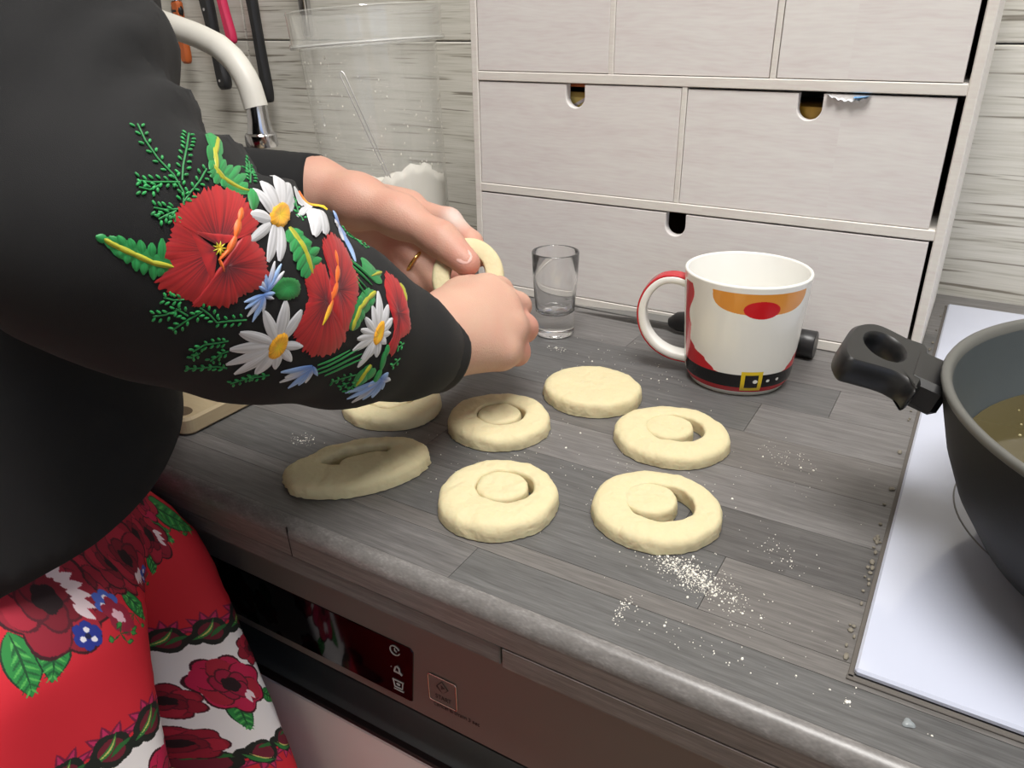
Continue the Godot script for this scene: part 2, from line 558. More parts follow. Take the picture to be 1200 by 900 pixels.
func build_dishwasher() -> void:
	var t := thing("dishwasher", "built-in dishwasher with steel control panel under the worktop", "dishwasher")
	var steel := mat(rgb(126, 117, 112), 0.42, 0.4)
	var door := mat(rgb(238, 226, 224), 0.35, 0.05)
	var z := 0.598
	boxpart("control_panel", Vector3(0.13, -0.0845, z - 0.03), Vector3(0.596, 0.093, 0.06), steel, t, 0.003)
	# slanted grip recess between panel and door
	var rec := Mb.new()
	rec.surf(func(u: float, w: float) -> Vector3:
		var q: Vector2 = [Vector2(-0.131, z - 0.001), Vector2(-0.134, z - 0.028), Vector2(-0.140, z - 0.034), Vector2(-0.165, z - 0.014), Vector2(-0.171, z - 0.004)][int(round(u * 4))]
		return Vector3(lerpf(-0.168, 0.428, w), q.x, q.y), 4, 1, true)
	rec.box(Vector3(0.13, -0.15, z - 0.046), Vector3(0.596, 0.05, 0.022))
	part("grip_recess", rec, mat(rgb(70, 72, 73), 0.35, 0.4), t)
	boxpart("door_panel", Vector3(0.13, -0.4815, z - 0.012), Vector3(0.596, 0.617, 0.024), door, t, 0.003)
	boxpart("door_trim", Vector3(0.13, -0.1715, z - 0.002), Vector3(0.596, 0.003, 0.006), mat(rgb(60, 50, 50), 0.3, 0.8), t, 0.001)
	boxpart("cabinet_body", Vector3(0.13, -0.42, 0.27), Vector3(0.59, 0.74, 0.52), M.dark, t)
	# black display, its right end slanted
	var disp := Mb.new()
	var o := PackedVector2Array([Vector2(-0.10, 0.0765), Vector2(0.2025, 0.0765), Vector2(0.2045, 0.079), Vector2(0.2005, 0.1205), Vector2(0.1985, 0.1215), Vector2(-0.10, 0.1215)])
	var front := Transform3D(Basis(Vector3(1, 0, 0), Vector3(0, 0, 1), Vector3(0, -1, 0)), Vector3(0, 0, z))
	disp.prism(o, -0.0005, 0.0006, front, 0.0002, false)
	var dp := part("display", disp, mat(rgb(7, 6, 7), 0.06), t)
	var ink := mat(rgb(190, 186, 184), 0.5)
	var zi := z + 0.0009
	var ic := Mb.new()
	var path := []
	for q in arc(Vector2(0.1905, -0.0835), 0.0036, 0.4, TAU - 0.35, 20):
		path.append(Vector3(q.x, q.y, zi))
	ic.tube(path, [0.00042], 6)
	ic.tube([Vector3(0.1905, -0.0835, zi), Vector3(0.1905, -0.0815, zi)], [0.0004], 6)
	ic.tube([Vector3(0.1905, -0.0835, zi), Vector3(0.192, -0.0842, zi)], [0.0004], 6)
	part("clock_icon", ic, ink, dp)
	ic = Mb.new()
	ic.tube([Vector3(0.1885, -0.1005, zi), Vector3(0.1895, -0.0975, zi), Vector3(0.191, -0.096, zi), Vector3(0.1925, -0.0975, zi), Vector3(0.1925, -0.1005, zi), Vector3(0.1945, -0.102, zi)], [0.0006], 6)
	ic.blob(Vector3(0.1862, -0.0985, zi), Vector3(0.0004, 0.0004, 0.0002))
	ic.box(Vector3(0.1905, -0.1012, zi), Vector3(0.005, 0.0011, 0.0004))
	part("tap_icon", ic, ink, dp)
	ic = Mb.new()
	ic.tube([Vector3(0.1868, -0.1085, zi), Vector3(0.1876, -0.1142, zi), Vector3(0.1935, -0.1142, zi), Vector3(0.1943, -0.1085, zi)], [0.00042], 6)
	ic.tube([Vector3(0.1863, -0.1085, zi), Vector3(0.1948, -0.1085, zi)], [0.0004], 6)
	ic.tube([Vector3(0.1868, -0.1162, zi), Vector3(0.1943, -0.1162, zi)], [0.0004], 6)
	ic.blob(Vector3(0.1905, -0.1113, zi), Vector3(0.0016, 0.0011, 0.0003))
	part("wash_icon", ic, ink, dp)
	# start button with its bright frame, symbol and lettering
	var bt := boxpart("start_button", Vector3(0.2245, -0.0995, z), Vector3(0.0195, 0.0205, 0.0008), steel, t, 0.0003)
	var fr := Mb.new()
	var sq := []
	for c in [[0.2338, -0.0898, 0.0], [0.2152, -0.0898, PI / 2], [0.2152, -0.1092, PI], [0.2338, -0.1092, 1.5 * PI]]:
		for q in arc(Vector2(c[0], c[1]) - Vector2(cos(c[2] + PI / 4), sin(c[2] + PI / 4)) * 0.001, 0.0014, c[2], c[2] + PI / 2, 4):
			sq.append(Vector3(q.x, q.y, z + 0.0006))
	sq.append(sq[0])
	fr.tube(sq, [0.00045], 6)
	part("button_frame", fr, mat(rgb(225, 205, 200), 0.2, 1.0), bt)
	var grey := mat(rgb(52, 44, 43), 0.5)
	var dm := Mb.new()
	dm.tube([Vector3(0.2245, -0.0915, z + 0.0006), Vector3(0.2285, -0.0965, z + 0.0006), Vector3(0.2245, -0.1015, z + 0.0006), Vector3(0.2205, -0.0965, z + 0.0006), Vector3(0.2245, -0.0915, z + 0.0006)], [0.00035], 6)
	dm.prism(PackedVector2Array([Vector2(0.2235, 0.0948), Vector2(0.2262, 0.0965), Vector2(0.2235, 0.0982)]), 0.0, 0.0006, front)
	part("start_symbol", dm, grey, bt)
	text("start_lettering", "START", 0.0042, Vector3(0.2245, -0.1052, z + 0.0006), grey, bt)
	text("small_lettering", "Cancel & Drain 3 sec", 0.0036, Vector3(0.2335, -0.1128, z + 0.0003), grey, t)
	# base cabinets either side
	var wm := mat(rgb(205, 200, 195), 0.5)
	for c in [[-0.985, 1.62, "white base cabinet left of the dishwasher behind the person"], [1.19, 1.51, "white base cabinet right of the dishwasher under the hob"]]:
		var cb := thing("base_cabinet", c[2], "cabinet")
		var cm := Mb.new()
		for sx in [-1, 1]:
			cm.box(Vector3(c[0] + sx * (c[1] / 2 - 0.009), -0.425, 0.30), Vector3(0.018, 0.74, 0.54))
		cm.box(Vector3(c[0], -0.786, 0.30), Vector3(c[1], 0.018, 0.54))
		cm.box(Vector3(c[0], -0.425, 0.033), Vector3(c[1], 0.74, 0.006))
		part("carcass", cm, wm, cb)
		var n := int(round(c[1] / 0.5))
		for i in n:
			var w: float = c[1] / n
			var dx: float = c[0] - c[1] / 2 + w * (i + 0.5)
			var d := boxpart("door", Vector3(dx, -0.43, 0.585), Vector3(w - 0.004, 0.74, 0.02), wm, cb, 0.002)
			boxpart("handle", Vector3(dx, -0.12, 0.602), Vector3(0.12, 0.01, 0.014), M.steel, d, 0.003)
	tag(boxpart("plinth", Vector3(0.1, -0.85, 0.53), Vector3(3.6, 0.1, 0.02), wm), "white plinth board under the base cabinets", "plinth")

func build_chest() -> void:
	var t := thing("drawer_chest", "small whitewashed wooden chest of six drawers standing against the wall on the worktop", "chest of drawers")
	var zf := 0.2087
	var zb := 0.028
	var zm := (zf + zb) / 2
	var dp := zf - zb
	var H := 0.316
	var th := 0.0072
	for x in [th / 2, 0.42 - th / 2]:
		boxpart("side_panel", Vector3(x, H / 2 + 0.0005, zm), Vector3(th, H, dp), M.chest_edge, t, 0.0008)
	var iw := 0.42 - 2 * th
	boxpart("top_panel", Vector3(0.21, H - th / 2 + 0.0005, zm), Vector3(iw, th, dp), M.chest_edge, t, 0.0006)
	boxpart("bottom_panel", Vector3(0.21, 0.0047, zm), Vector3(iw, 0.0085, dp), M.chest_edge, t, 0.0006)
	boxpart("back_panel", Vector3(0.21, H / 2, zb + 0.002), Vector3(iw, H - 0.02, 0.003), M.chest, t)
	var ys := [0.0092, 0.1027, 0.2057, H - th]     # underside of the opening above / top of each row
	boxpart("shelf", Vector3(0.21, 0.1027 + 0.004, zm), Vector3(iw, 0.008, dp), M.chest_edge, t, 0.0006)
	boxpart("shelf", Vector3(0.21, 0.2057 + 0.004, zm), Vector3(iw, 0.008, dp), M.chest_edge, t, 0.0006)
	for s in [[0.2092, 0.1107, 0.2057], [0.1424, 0.2137, H - th], [0.2788, 0.2137, H - th]]:
		boxpart("divider", Vector3(s[0], (s[1] + s[2]) / 2, zm), Vector3(0.0046, s[2] - s[1], dp - 0.001), M.chest_edge, t, 0.0005)
	# drawers: [x0, x1, y0, y1, notch x or -1, front set-back]
	var rows := [
		[0.0076, 0.4100, 0.0096, 0.1014, 0.2103, 0.0004, "lowest"], [0.0079, 0.2066, 0.1111, 0.2048, 0.1092, 0.0008, "left"], [0.2120, 0.4078, 0.1111, 0.2040, 0.3093, 0.0012, "right"],
		[0.0082, 0.1400, 0.2143, H - th - 0.001, 0.075, 0.0005, "top"], [0.1450, 0.2758, 0.2143, H - th - 0.001, 0.211, 0.0012, "top"], [0.2818, 0.4090, 0.2143, H - th - 0.001, 0.345, 0.0008, "top"]]
	for r in rows:
		var d := Node3D.new()
		d.name = "drawer"
		t.add_child(d, true)
		d.position = Vector3((r[0] + r[1]) / 2, (r[2] + r[3]) / 2, zf - r[5])
		var hw: float = (r[1] - r[0]) / 2
		var hh: float = (r[3] - r[2]) / 2
		var nx: float = r[4] - d.position.x
		# front outline in (x, -y), with the half-round finger notch in its upper edge
		var o := PackedVector2Array([Vector2(hw, -hh), Vector2(hw, hh), Vector2(-hw, hh), Vector2(-hw, -hh), Vector2(nx - 0.0092, -hh)])
		for q in arc(Vector2(nx, -hh + 0.0105), 0.0092, PI, 0, 14):
			o.append(q)
		o.append(Vector2(nx + 0.0092, -hh))
		var fr := Mb.new()
		fr.prism(o, -0.009, 0.0, Transform3D(Basis(Vector3(1, 0, 0), Vector3(0, 0, 1), Vector3(0, -1, 0)), Vector3.ZERO), 0.0005, false)
		part("drawer_front", fr, M.chest, d)
		var bx := Mb.new()
		bx.box(Vector3(0, -hh + 0.004, -0.085), Vector3(hw * 2 - 0.004, 0.003, 0.15))
		for s in [-1, 1]:
			bx.box(Vector3(s * (hw - 0.004), -0.008, -0.085), Vector3(0.004, hh * 2 - 0.02, 0.15))
		bx.box(Vector3(0, -0.008, -0.16), Vector3(hw * 2 - 0.004, hh * 2 - 0.02, 0.004))
		part("drawer_box", bx, mat(rgb(150, 120, 90), 0.8), d)
	# packets kept in the middle drawers
	var p := thing("spice_packet", "yellow paper packet seen through the notch of the left middle drawer", "packet", Vector3(0.109, 0.158, 0.190))
	boxpart("paper_bag", Vector3(0, 0, 0), Vector3(0.06, 0.078, 0.012), mat(rgb(206, 186, 110), 0.6), p, 0.004)
	boxpart("orange_band", Vector3(0, 0.0452, 0.0004), Vector3(0.06, 0.003, 0.010), mat(rgb(176, 96, 52), 0.6), p, 0.002)
	var ps := boxpart("pale_stripe", Vector3.ZERO, Vector3(0.03, 0.003, 0.001), mat(rgb(206, 200, 210), 0.6), p, 0.0004)
	ps.position = Vector3(0.004, 0.0335, 0.0058)
	ps.rotation.z = 0.5
	p = thing("spice_jar", "dark jar with a golden label seen through the notch of the right middle drawer", "jar", Vector3(0.311, 0.114, 0.172))
	var jl := Mb.new()
	jl.lathe([Vector2(0, 0.002), Vector2(0.022, 0.002), Vector2(0.024, 0.006), Vector2(0.024, 0.062), Vector2(0.02, 0.07), Vector2(0.0, 0.0705)], 24)
	part("glass_body", jl, mat(rgb(20, 17, 14), 0.15), p)
	var jb := Mb.new()
	jb.lathe([Vector2(0.0242, 0.062), Vector2(0.0243, 0.0745), Vector2(0.0238, 0.079), Vector2(0.0, 0.079)], 24)
	part("label", jb, mat(rgb(190, 150, 60), 0.4), p)
	p = thing("plastic_wrapper", "clear plastic wrapper with a blue edge stuck in the gap above the right middle drawer", "wrapper", Vector3(0.338, 0.2043, 0.2095))
	var wr := Mb.new()
	wr.surf(func(u: float, w: float) -> Vector3: return Vector3(lerpf(-0.017, 0.014, w), -0.0006 - 0.004 * sin(PI * w) * u + 0.0006 * sin(w * 40.0), -0.012 + 0.0135 * u + 0.0008 * sin(w * 23.0)), 6, 24)
	part("film", wr, mat(rgb(214, 218, 222), 0.15), p)
	var wb := Mb.new()
	wb.surf(func(u: float, w: float) -> Vector3: return Vector3(lerpf(0.002, 0.0125, w), -0.0004 - 0.0018 * sin(PI * (0.5 + 0.45 * w)) * u, -0.010 + 0.0125 * u + 0.001 * sin(w * 19.0)), 4, 14)
	part("printed_edge", wb, mat(rgb(96, 160, 214), 0.25), p)

func build_pan() -> void:
	var c := Vector3(0.579, 0.0045, 0.449)
	var t := thing("frying_pan", "deep black nonstick frying pan with a short holed handle on the white hob", "frying pan", c)
	var black := mat(rgb(20, 20, 21), 0.5, 0.0, 0.35)
	bump(black, 0.05, 0.004, Vector3(60, 60, 60))
	var b := Mb.new()
	b.lathe([Vector2(0, 0.0), Vector2(0.084, 0.0), Vector2(0.094, 0.005), Vector2(0.111, 0.02), Vector2(0.124, 0.04), Vector2(0.1325, 0.06), Vector2(0.1382, 0.08), Vector2(0.1412, 0.0925)], 96)
	part("outer_wall", b, black, t)
	b = Mb.new()
	b.lathe([Vector2(0.1412, 0.0925), Vector2(0.1421, 0.0945), Vector2(0.1413, 0.0962), Vector2(0.1392, 0.0964), Vector2(0.1372, 0.095), Vector2(0.1362, 0.092)], 96, Vector3.ZERO, 3.0)
	part("rim", b, mat(rgb(92, 92, 88), 0.4), t)
	b = Mb.new()
	b.lathe([Vector2(0.1362, 0.092), Vector2(0.1335, 0.078), Vector2(0.128, 0.06), Vector2(0.12, 0.042), Vector2(0.108, 0.022), Vector2(0.092, 0.008), Vector2(0.08, 0.005), Vector2(0, 0.005)], 96)
	var inner := mat(rgb(78, 84, 86), 0.36)
	bump(inner, 0.05, 0.006, Vector3(80, 80, 80))
	part("coated_inside", b, inner, t)
	var ax := -0.38
	var place := Transform3D(Basis.IDENTITY, Vector3.ZERO)
	# handle: outline in x, z on a plane that rises towards the tip
	var root := Transform3D(Basis(Vector3(1, 0, 0), Vector3(0, 1, 0), Vector3(0, 0, 1)).rotated(Vector3(0, 0, 1), atan(-0.36)), Vector3(0.43, 0.0965, 0.449) - c)
	var pts := [Vector2(0.0, -0.0285), Vector2(-0.014, -0.0295), Vector2(-0.027, -0.029), Vector2(-0.034, -0.0235), Vector2(-0.039, -0.0125), Vector2(-0.0405, 0.002), Vector2(-0.040, 0.02), Vector2(-0.0375, 0.029), Vector2(-0.033, 0.0325), Vector2(-0.026, 0.029), Vector2(-0.014, 0.0225), Vector2(-0.006, 0.0225), Vector2(0.0, 0.0265)]
	var o := smooth_loop(pts, 4)
	var hole := PackedVector2Array()
	var hc := Vector2(-0.0215, -0.003)
	for q in o:
		var a := ((q - hc) / Vector2(0.0102, 0.0150)).angle()
		hole.append(hc + Vector2(0.0102 * cos(a), 0.0150 * sin(a)))
	b = Mb.new()
	b.prism(o, -0.0140, 0.0, root, 0.0018, true, [hole])
	part("handle", b, M.black_plastic, t)
	b = Mb.new()
	b.box(Vector3(-0.003, -0.0095, -0.003), Vector3(0.021, 0.0165, 0.040), 0.003, Transform3D(Basis.IDENTITY.rotated(Vector3(0, 0, 1), atan(-0.3)), Vector3(0.4365, 0.0965, 0.449) - c))
	part("handle_bracket", b, mat(rgb(18, 18, 20), 0.4), t)
	# hot oil inside
	var oil := thing("frying_oil", "pool of dark golden oil inside the black pan", "oil", c + Vector3(0, 0.056, 0))
	var om := mat(rgb(74, 66, 40), 0.03)
	b = Mb.new()
	b.lathe([Vector2(0, -0.0488), Vector2(0.079, -0.0488), Vector2(0.0915, -0.0462), Vector2(0.1073, -0.0335), Vector2(0.1192, -0.0135), Vector2(0.1255, 0.0), Vector2(0.1245, 0.0), Vector2(0, 0)], 72)
	part("oil_pool", b, om, oil)
	b = Mb.new()
	for i in 26:
		var a := rng.randf_range(2.4, 4.0)
		var rr := rng.randf_range(0.08, 0.122)
		b.blob(Vector3(cos(a) * rr, 0.0003, sin(a) * rr), Vector3.ONE * rng.randf_range(0.0004, 0.0011), 4, 8)
	tag(part("bubbles", b, mat(rgb(170, 160, 120), 0.05), oil), "", "", "", "stuff")

func smooth_loop(pts: Array, n: int) -> PackedVector2Array:
	# Catmull-Rom through the points of a closed outline
	var out := PackedVector2Array()
	var m := pts.size()
	for i in m:
		for k in n:
			out.append((pts[i] as Vector2).cubic_interpolate(pts[(i + 1) % m], pts[(i + m - 1) % m], pts[(i + 2) % m], float(k) / n))
	return out

func mug_color(phi: float, v: float) -> Color:
	# printed glaze: red coat, black belt, yellow buckle, orange field and red oval on white (phi in degrees from the middle of the design)
	var white := rgb(240, 239, 234)
	var red := rgb(196, 32, 40)
	var black := rgb(22, 20, 22)
	var a: float = abs(phi)
	if a > 88.0 or v < 0.03:
		return white
	var edge := 73.0 + 4.0 * sin((v - 0.56) * 16.0)
	var steps := [Vector2(0.17, 0.0), Vector2(0.19, 27.0), Vector2(0.22, 40.0), Vector2(0.30, 51.0), Vector2(0.36, 66.0), Vector2(0.42, 74.0), Vector2(0.56, 73.0)]
	if v < 0.56:
		edge = 0.0
		for i in 6:
			if v >= steps[i].x and v <= steps[i + 1].x:
				edge = lerpf(steps[i].y, steps[i + 1].y, smoothstep(steps[i].x, steps[i + 1].x, v))
	var in_coat := a > edge
	if v > 0.94:
		in_coat = false
	if v > 0.08 and v < 0.205 and abs(phi) < 88.0:
		var bx: float = abs(phi) / 11.0
		var by: float = abs(v - 0.145) / 0.09
		if bx < 1.0:
			if bx > 0.62:
				return rgb(232, 200, 40)
			if pow((phi - 4.0) / 2.6, 2) + pow((v - 0.143) / 0.018, 2) < 1.0:
				return white
			return black
		for h in [18.0, 30.0]:
			if pow((phi - h) / 2.0, 2) + pow((v - 0.143) / 0.014, 2) < 1.0:
				return white
		return black
	if v > 0.05 and v < 0.24 and abs(phi) < 11.0:
		return rgb(232, 200, 40)
	if in_coat:
		return red
	if pow((phi - 0.0) / 16.5, 2) + pow((v - 0.815) / 0.078, 2) < 1.0:
		return rgb(205, 28, 36)
	if v < 0.955 and pow(a / 46.0, 3) + pow((0.955 - v) / 0.185, 3) < 1.0:
		return rgb(226, 150, 62)
	return white

func build_mug() -> void:
	var c := Vector3(0.2992, 0.0, 0.294)
	var t := thing("mug", "white ceramic mug with red handle, black belt band with yellow buckle and orange field", "mug", c)
	var w := 1024
	var h := 384
	var px := PackedByteArray()
	px.resize(w * h * 3)
	var k := 0
	for y in h:
		var v := 1.0 - (y + 0.5) / h
		for x in w:
			var phi := 60.0 - (x + 0.5) / w * 360.0
			if phi < -180: phi += 360
			var q := mug_color(phi, v)
			px[k] = int(q.r * 255); px[k + 1] = int(q.g * 255); px[k + 2] = int(q.b * 255)
			k += 3
	var print_m := mat(Color.WHITE, 0.14)
	print_m.albedo_texture = ImageTexture.create_from_image(Image.create_from_data(w, h, false, Image.FORMAT_RGB8, px))
	var wm := mat(rgb(240, 239, 234), 0.14)
	var H := 0.0885
	var b := Mb.new()
	b.surf(func(u: float, s: float) -> Vector3:
		var r := 0.0395 + 0.0068 * pow(u, 0.8) - 0.003 * pow(max(0.0, 1.0 - u * 9.0), 2.0)
		return Vector3(r * cos(TAU * s), 0.0015 + (H - 0.003) * u, r * sin(TAU * s)), 24, 72, false)
	# the picture runs with v downwards
	var mesh := b.done(print_m)
	print_m.uv1_scale = Vector3(1, -1, 1)
	print_m.uv1_offset = Vector3(0, 1, 0)
	put("printed_wall", mesh, t)
	b = Mb.new()
	b.lathe([Vector2(0, 0.003), Vector2(0.03, 0.003), Vector2(0.032, 0.0), Vector2(0.0355, 0.0), Vector2(0.0366, 0.0016)], 72)
	b.lathe([Vector2(0.0463, H - 0.0015), Vector2(0.0461, H - 0.0004), Vector2(0.0452, H), Vector2(0.0442, H - 0.0004), Vector2(0.0437, H - 0.0015), Vector2(0.0405, 0.03), Vector2(0.0375, 0.009), Vector2(0.033, 0.006), Vector2(0, 0.006)], 72, Vector3.ZERO, 1.2)
	part("white_inside", b, wm, t)
	# handle: a flat band bent into a D, red on its outer face
	var dir := Vector3(-0.975, 0, 0.22).normalized()
	var side := Vector3(-dir.z, 0, dir.x)
	var path := []
	for q in [[0.0415, 0.0735], [0.052, 0.0765], [0.063, 0.0745], [0.0715, 0.0665], [0.0762, 0.055], [0.0765, 0.043], [0.0725, 0.0305], [0.064, 0.0205], [0.0525, 0.0145], [0.0395, 0.0125]]:
		path.append(Vector2(q[0], q[1]))
	var fine := []
	for i in path.size() - 1:
		for n in 5:
			fine.append((path[i] as Vector2).cubic_interpolate(path[i + 1], path[max(i - 1, 0)], path[min(i + 2, path.size() - 1)], n / 5.0))
	fine.append(path[-1])
	var band := func(t0: float, t1: float, wd: float) -> Mb:
		var mb := Mb.new()
		var loop := []
		for i in 24:
			var a := TAU * i / 24.0
			loop.append(Vector2(signf(cos(a)) * pow(absf(cos(a)), 0.45), signf(sin(a)) * pow(absf(sin(a)), 0.45)))
		mb.surf(func(u: float, s: float) -> Vector3:
			var i := int(round(u * (fine.size() - 1)))
			var p: Vector2 = fine[i]
			var d: Vector2 = (fine[min(i + 1, fine.size() - 1)] - fine[max(i - 1, 0)]).normalized()
			var n := Vector2(-d.y, d.x)
			if n.dot(p - Vector2(0.045, 0.045)) < 0: n = -n
			var l: Vector2 = loop[int(round(s * 24)) % 24]
			var off := n * lerpf(t0, t1, l.x * 0.5 + 0.5)
			return dir * (p.x + off.x) + Vector3.UP * (p.y + off.y) + side * l.y * wd, fine.size() - 1, 24)
		return mb
	var hd := part("handle", band.call(-0.0036, 0.003, 0.0072), wm, t)
	part("red_outer_face", band.call(0.0018, 0.0039, 0.0066), mat(rgb(190, 40, 50), 0.16), hd)

func build_jar() -> void:
	var c := Vector3(-0.1255, 0.0046, 0.187)
	var t := thing("storage_jar", "tall clear plastic jar with a collared rim, partly filled with flour, behind the hands", "jar", c)
	t.rotation.z = deg_to_rad(4.0)
	var pl := mat(Color(0.90, 0.90, 0.88, 0.17), 0.06)
	pl.transparency = BaseMaterial3D.TRANSPARENCY_ALPHA
	var b := Mb.new()
	b.lathe([Vector2(0, 0.0), Vector2(0.062, 0.0), Vector2(0.064, 0.003), Vector2(0.0705, 0.232), Vector2(0.0765, 0.2325), Vector2(0.0775, 0.236)], 72, Vector3.ZERO, 0.5)
	part("wall", b, pl, t)
	b = Mb.new()
	b.lathe([Vector2(0.0695, 0.2305), Vector2(0.079, 0.2305), Vector2(0.0795, 0.233), Vector2(0.079, 0.2355), Vector2(0.0775, 0.236), Vector2(0.0785, 0.262), Vector2(0.0795, 0.263), Vector2(0.0785, 0.2645), Vector2(0.0765, 0.264), Vector2(0.0755, 0.236), Vector2(0.0695, 0.2345), Vector2(0.0695, 0.2305)], 72, Vector3.ZERO, 0.6)
	part("collar", b, pl, t)
	var rim := Mb.new()
	rim.lathe([Vector2(0.0782, 0.2312), Vector2(0.0798, 0.2325), Vector2(0.0782, 0.2338), Vector2(0.077, 0.2325), Vector2(0.0782, 0.2312)], 72, Vector3.ZERO, 3.0)
	var rm := mat(Color(0.95, 0.95, 0.94, 0.6), 0.1)  # whiter than the jar plastic: the rim highlight is put into this ring
	rm.transparency = BaseMaterial3D.TRANSPARENCY_ALPHA
	part("flange_highlight", rim, rm, t)
	# flour with an uneven top, higher where it clings to the wall
	var fl := thing("flour", "white flour heaped in the bottom of the clear jar", "flour", c)
	fl.rotation.z = deg_to_rad(4.0)
	var nz := FastNoiseLite.new()
	nz.seed = 5; nz.frequency = 18.0
	b = Mb.new()
	b.surf(func(u: float, s: float) -> Vector3:
		var a := TAU * s
		var top := 0.090 + 0.006 * nz.get_noise_2d(cos(a) * 0.25, sin(a) * 0.25)
		var right := maxf(0.0, cos(a - 0.35))
		top += 0.026 * pow(right, 6.0) + 0.007 * nz.get_noise_2d(s * 1.3, 4.0)
		var r := 0.0
		var y := 0.0
		if u < 0.5:
			y = lerpf(0.0015, top, u * 2.0)
			r = 0.0612 + 0.0066 * y / 0.232
		else:
			var q := (u - 0.5) * 2.0
			r = (0.0612 + 0.0066 * top / 0.232) * (1.0 - q)
			y = lerpf(top, 0.086, smoothstep(0.0, 0.35, q)) + 0.004 * nz.get_noise_2d(r * cos(a) * 3.0, r * sin(a) * 3.0) * smoothstep(0.0, 0.3, q)
		return Vector3(r * cos(a), y, r * sin(a)), 20, 72)
	part("flour_heap", b, M.flour, fl)
	tag(fl, "", "", "", "stuff")
	# flour dust clinging to the inside of the wall
	b = Mb.new()
	for i in 120:
		var a := rng.randf_range(0, TAU)
		var y := 0.1 + 0.125 * pow(rng.randf(), 1.8)
		var r := 0.0632 + 0.0066 * y / 0.232
		var s := rng.randf_range(0.0003, 0.0010)
		b.blob(Vector3(r * cos(a), y, r * sin(a)), Vector3(s, s * 1.6, s), 3, 5)
	tag(part("flour_dust", b, M.flour, fl), "", "", "", "stuff")
	# thin whisk-like spoon standing in the flour
	var sp := thing("measuring_spoon", "thin steel spoon with a looped end standing in the jar of flour", "spoon")
	var p0 := Vector3(-0.158, 0.2045, 0.2115)
	var p1 := Vector3(-0.093, 0.085, 0.2155)
	b = Mb.new()
	var across := (p1 - p0).cross(Vector3(0.467, 0.432, 0.771)).normalized()
	b.tube([p0 + across * 0.0022, p1 + across * 0.0012], [0.0007], 8)
	b.tube([p0 - across * 0.0022, p1 - across * 0.0012], [0.0007], 8)
	var d := (p0 - p1).normalized()
	var loop := []
	for i in 13:
		var a := PI * i / 12.0
		loop.append(p0 + across * 0.0022 * cos(a) + d * 0.006 * sin(a))
	b.tube(loop, [0.0009], 8)
	part("handle", b, mat(rgb(206, 204, 204), 0.2, 0.5), sp)
	b = Mb.new()
	b.blob(p1 - d * 0.012, Vector3(0.011, 0.016, 0.006), 8, 14, Basis(across, d, across.cross(d)))
	part("bowl", b, M.chrome, sp)

func build_faucet() -> void:
	var t := thing("kitchen_faucet", "kitchen faucet with a curved white hose spout and chrome nozzle", "faucet")
	var pts := [Vector3(-0.222, 0.178, 0.276), Vector3(-0.2285, 0.203, 0.2757), Vector3(-0.243, 0.222, 0.2755), Vector3(-0.264, 0.2355, 0.275), Vector3(-0.292, 0.245, 0.275), Vector3(-0.322, 0.2535, 0.279), Vector3(-0.37, 0.262, 0.27), Vector3(-0.46, 0.27, 0.22), Vector3(-0.58, 0.255, 0.15), Vector3(-0.65, 0.22, 0.105), Vector3(-0.67, 0.17, 0.085), Vector3(-0.67, 0.10, 0.085)]
	var cv := Curve3D.new()
	for i in pts.size():
		var tg: Vector3 = (pts[min(i + 1, pts.size() - 1)] - pts[max(i - 1, 0)]) / 6.0
		cv.add_point(pts[i], -tg, tg)
	var path := []
	var n := 60
	for i in n + 1:
		path.append(cv.sample_baked(cv.get_baked_length() * i / n))
	var b := Mb.new()
	b.tube(path, [0.0122], 20)
	part("hose", b, mat(rgb(226, 223, 214), 0.45), t)
	b = Mb.new()
	b.lathe([Vector2(0.0, 0.139), Vector2(0.0135, 0.139), Vector2(0.0160, 0.1395), Vector2(0.0166, 0.141), Vector2(0.0163, 0.1515), Vector2(0.0152, 0.153), Vector2(0.0135, 0.1535), Vector2(0.0122, 0.158), Vector2(0.0108, 0.166), Vector2(0.0105, 0.1835), Vector2(0, 0.184)], 36, Vector3(-0.2215, 0, 0.276), 0.5)
	part("nozzle", b, M.chrome, t)
	b = Mb.new()
	b.lathe([Vector2(0.0, 0.0003), Vector2(0.027, 0.0003), Vector2(0.027, 0.008), Vector2(0.018, 0.014), Vector2(0.0155, 0.02), Vector2(0.0155, 0.112), Vector2(0.013, 0.116), Vector2(0, 0.116)], 36, Vector3(-0.67, 0, 0.085), 0.5)
	part("column", b, M.chrome, t)
	b = Mb.new()
	b.tube([Vector3(-0.655, 0.075, 0.085), Vector3(-0.61, 0.105, 0.085)], [0.005, 0.004], 10)
	part("lever", b, M.chrome, t)
	var s := thing("kitchen_sink", "steel kitchen sink let into the worktop below the faucet", "sink")
	b = Mb.new()
	b.box(Vector3(-0.45, 0.0007, 0.122), Vector3(0.524, 0.0014, 0.02))
	b.box(Vector3(-0.45, 0.0007, 0.477), Vector3(0.524, 0.0014, 0.02))
	b.box(Vector3(-0.703, 0.0007, 0.2995), Vector3(0.018, 0.0014, 0.335))
	b.box(Vector3(-0.197, 0.0007, 0.2995), Vector3(0.018, 0.0014, 0.335))
	part("rim", b, M.steel, s)
	b = Mb.new()
	b.box(Vector3(-0.45, -0.162, 0.2995), Vector3(0.49, 0.003, 0.335))
	b.box(Vector3(-0.45, -0.081, 0.1335), Vector3(0.49, 0.162, 0.003))
	b.box(Vector3(-0.45, -0.081, 0.4655), Vector3(0.49, 0.162, 0.003))
	b.box(Vector3(-0.6935, -0.081, 0.2995), Vector3(0.003, 0.162, 0.335))
	b.box(Vector3(-0.2065, -0.081, 0.2995), Vector3(0.003, 0.162, 0.335))
	part("basin", b, M.steel, s)

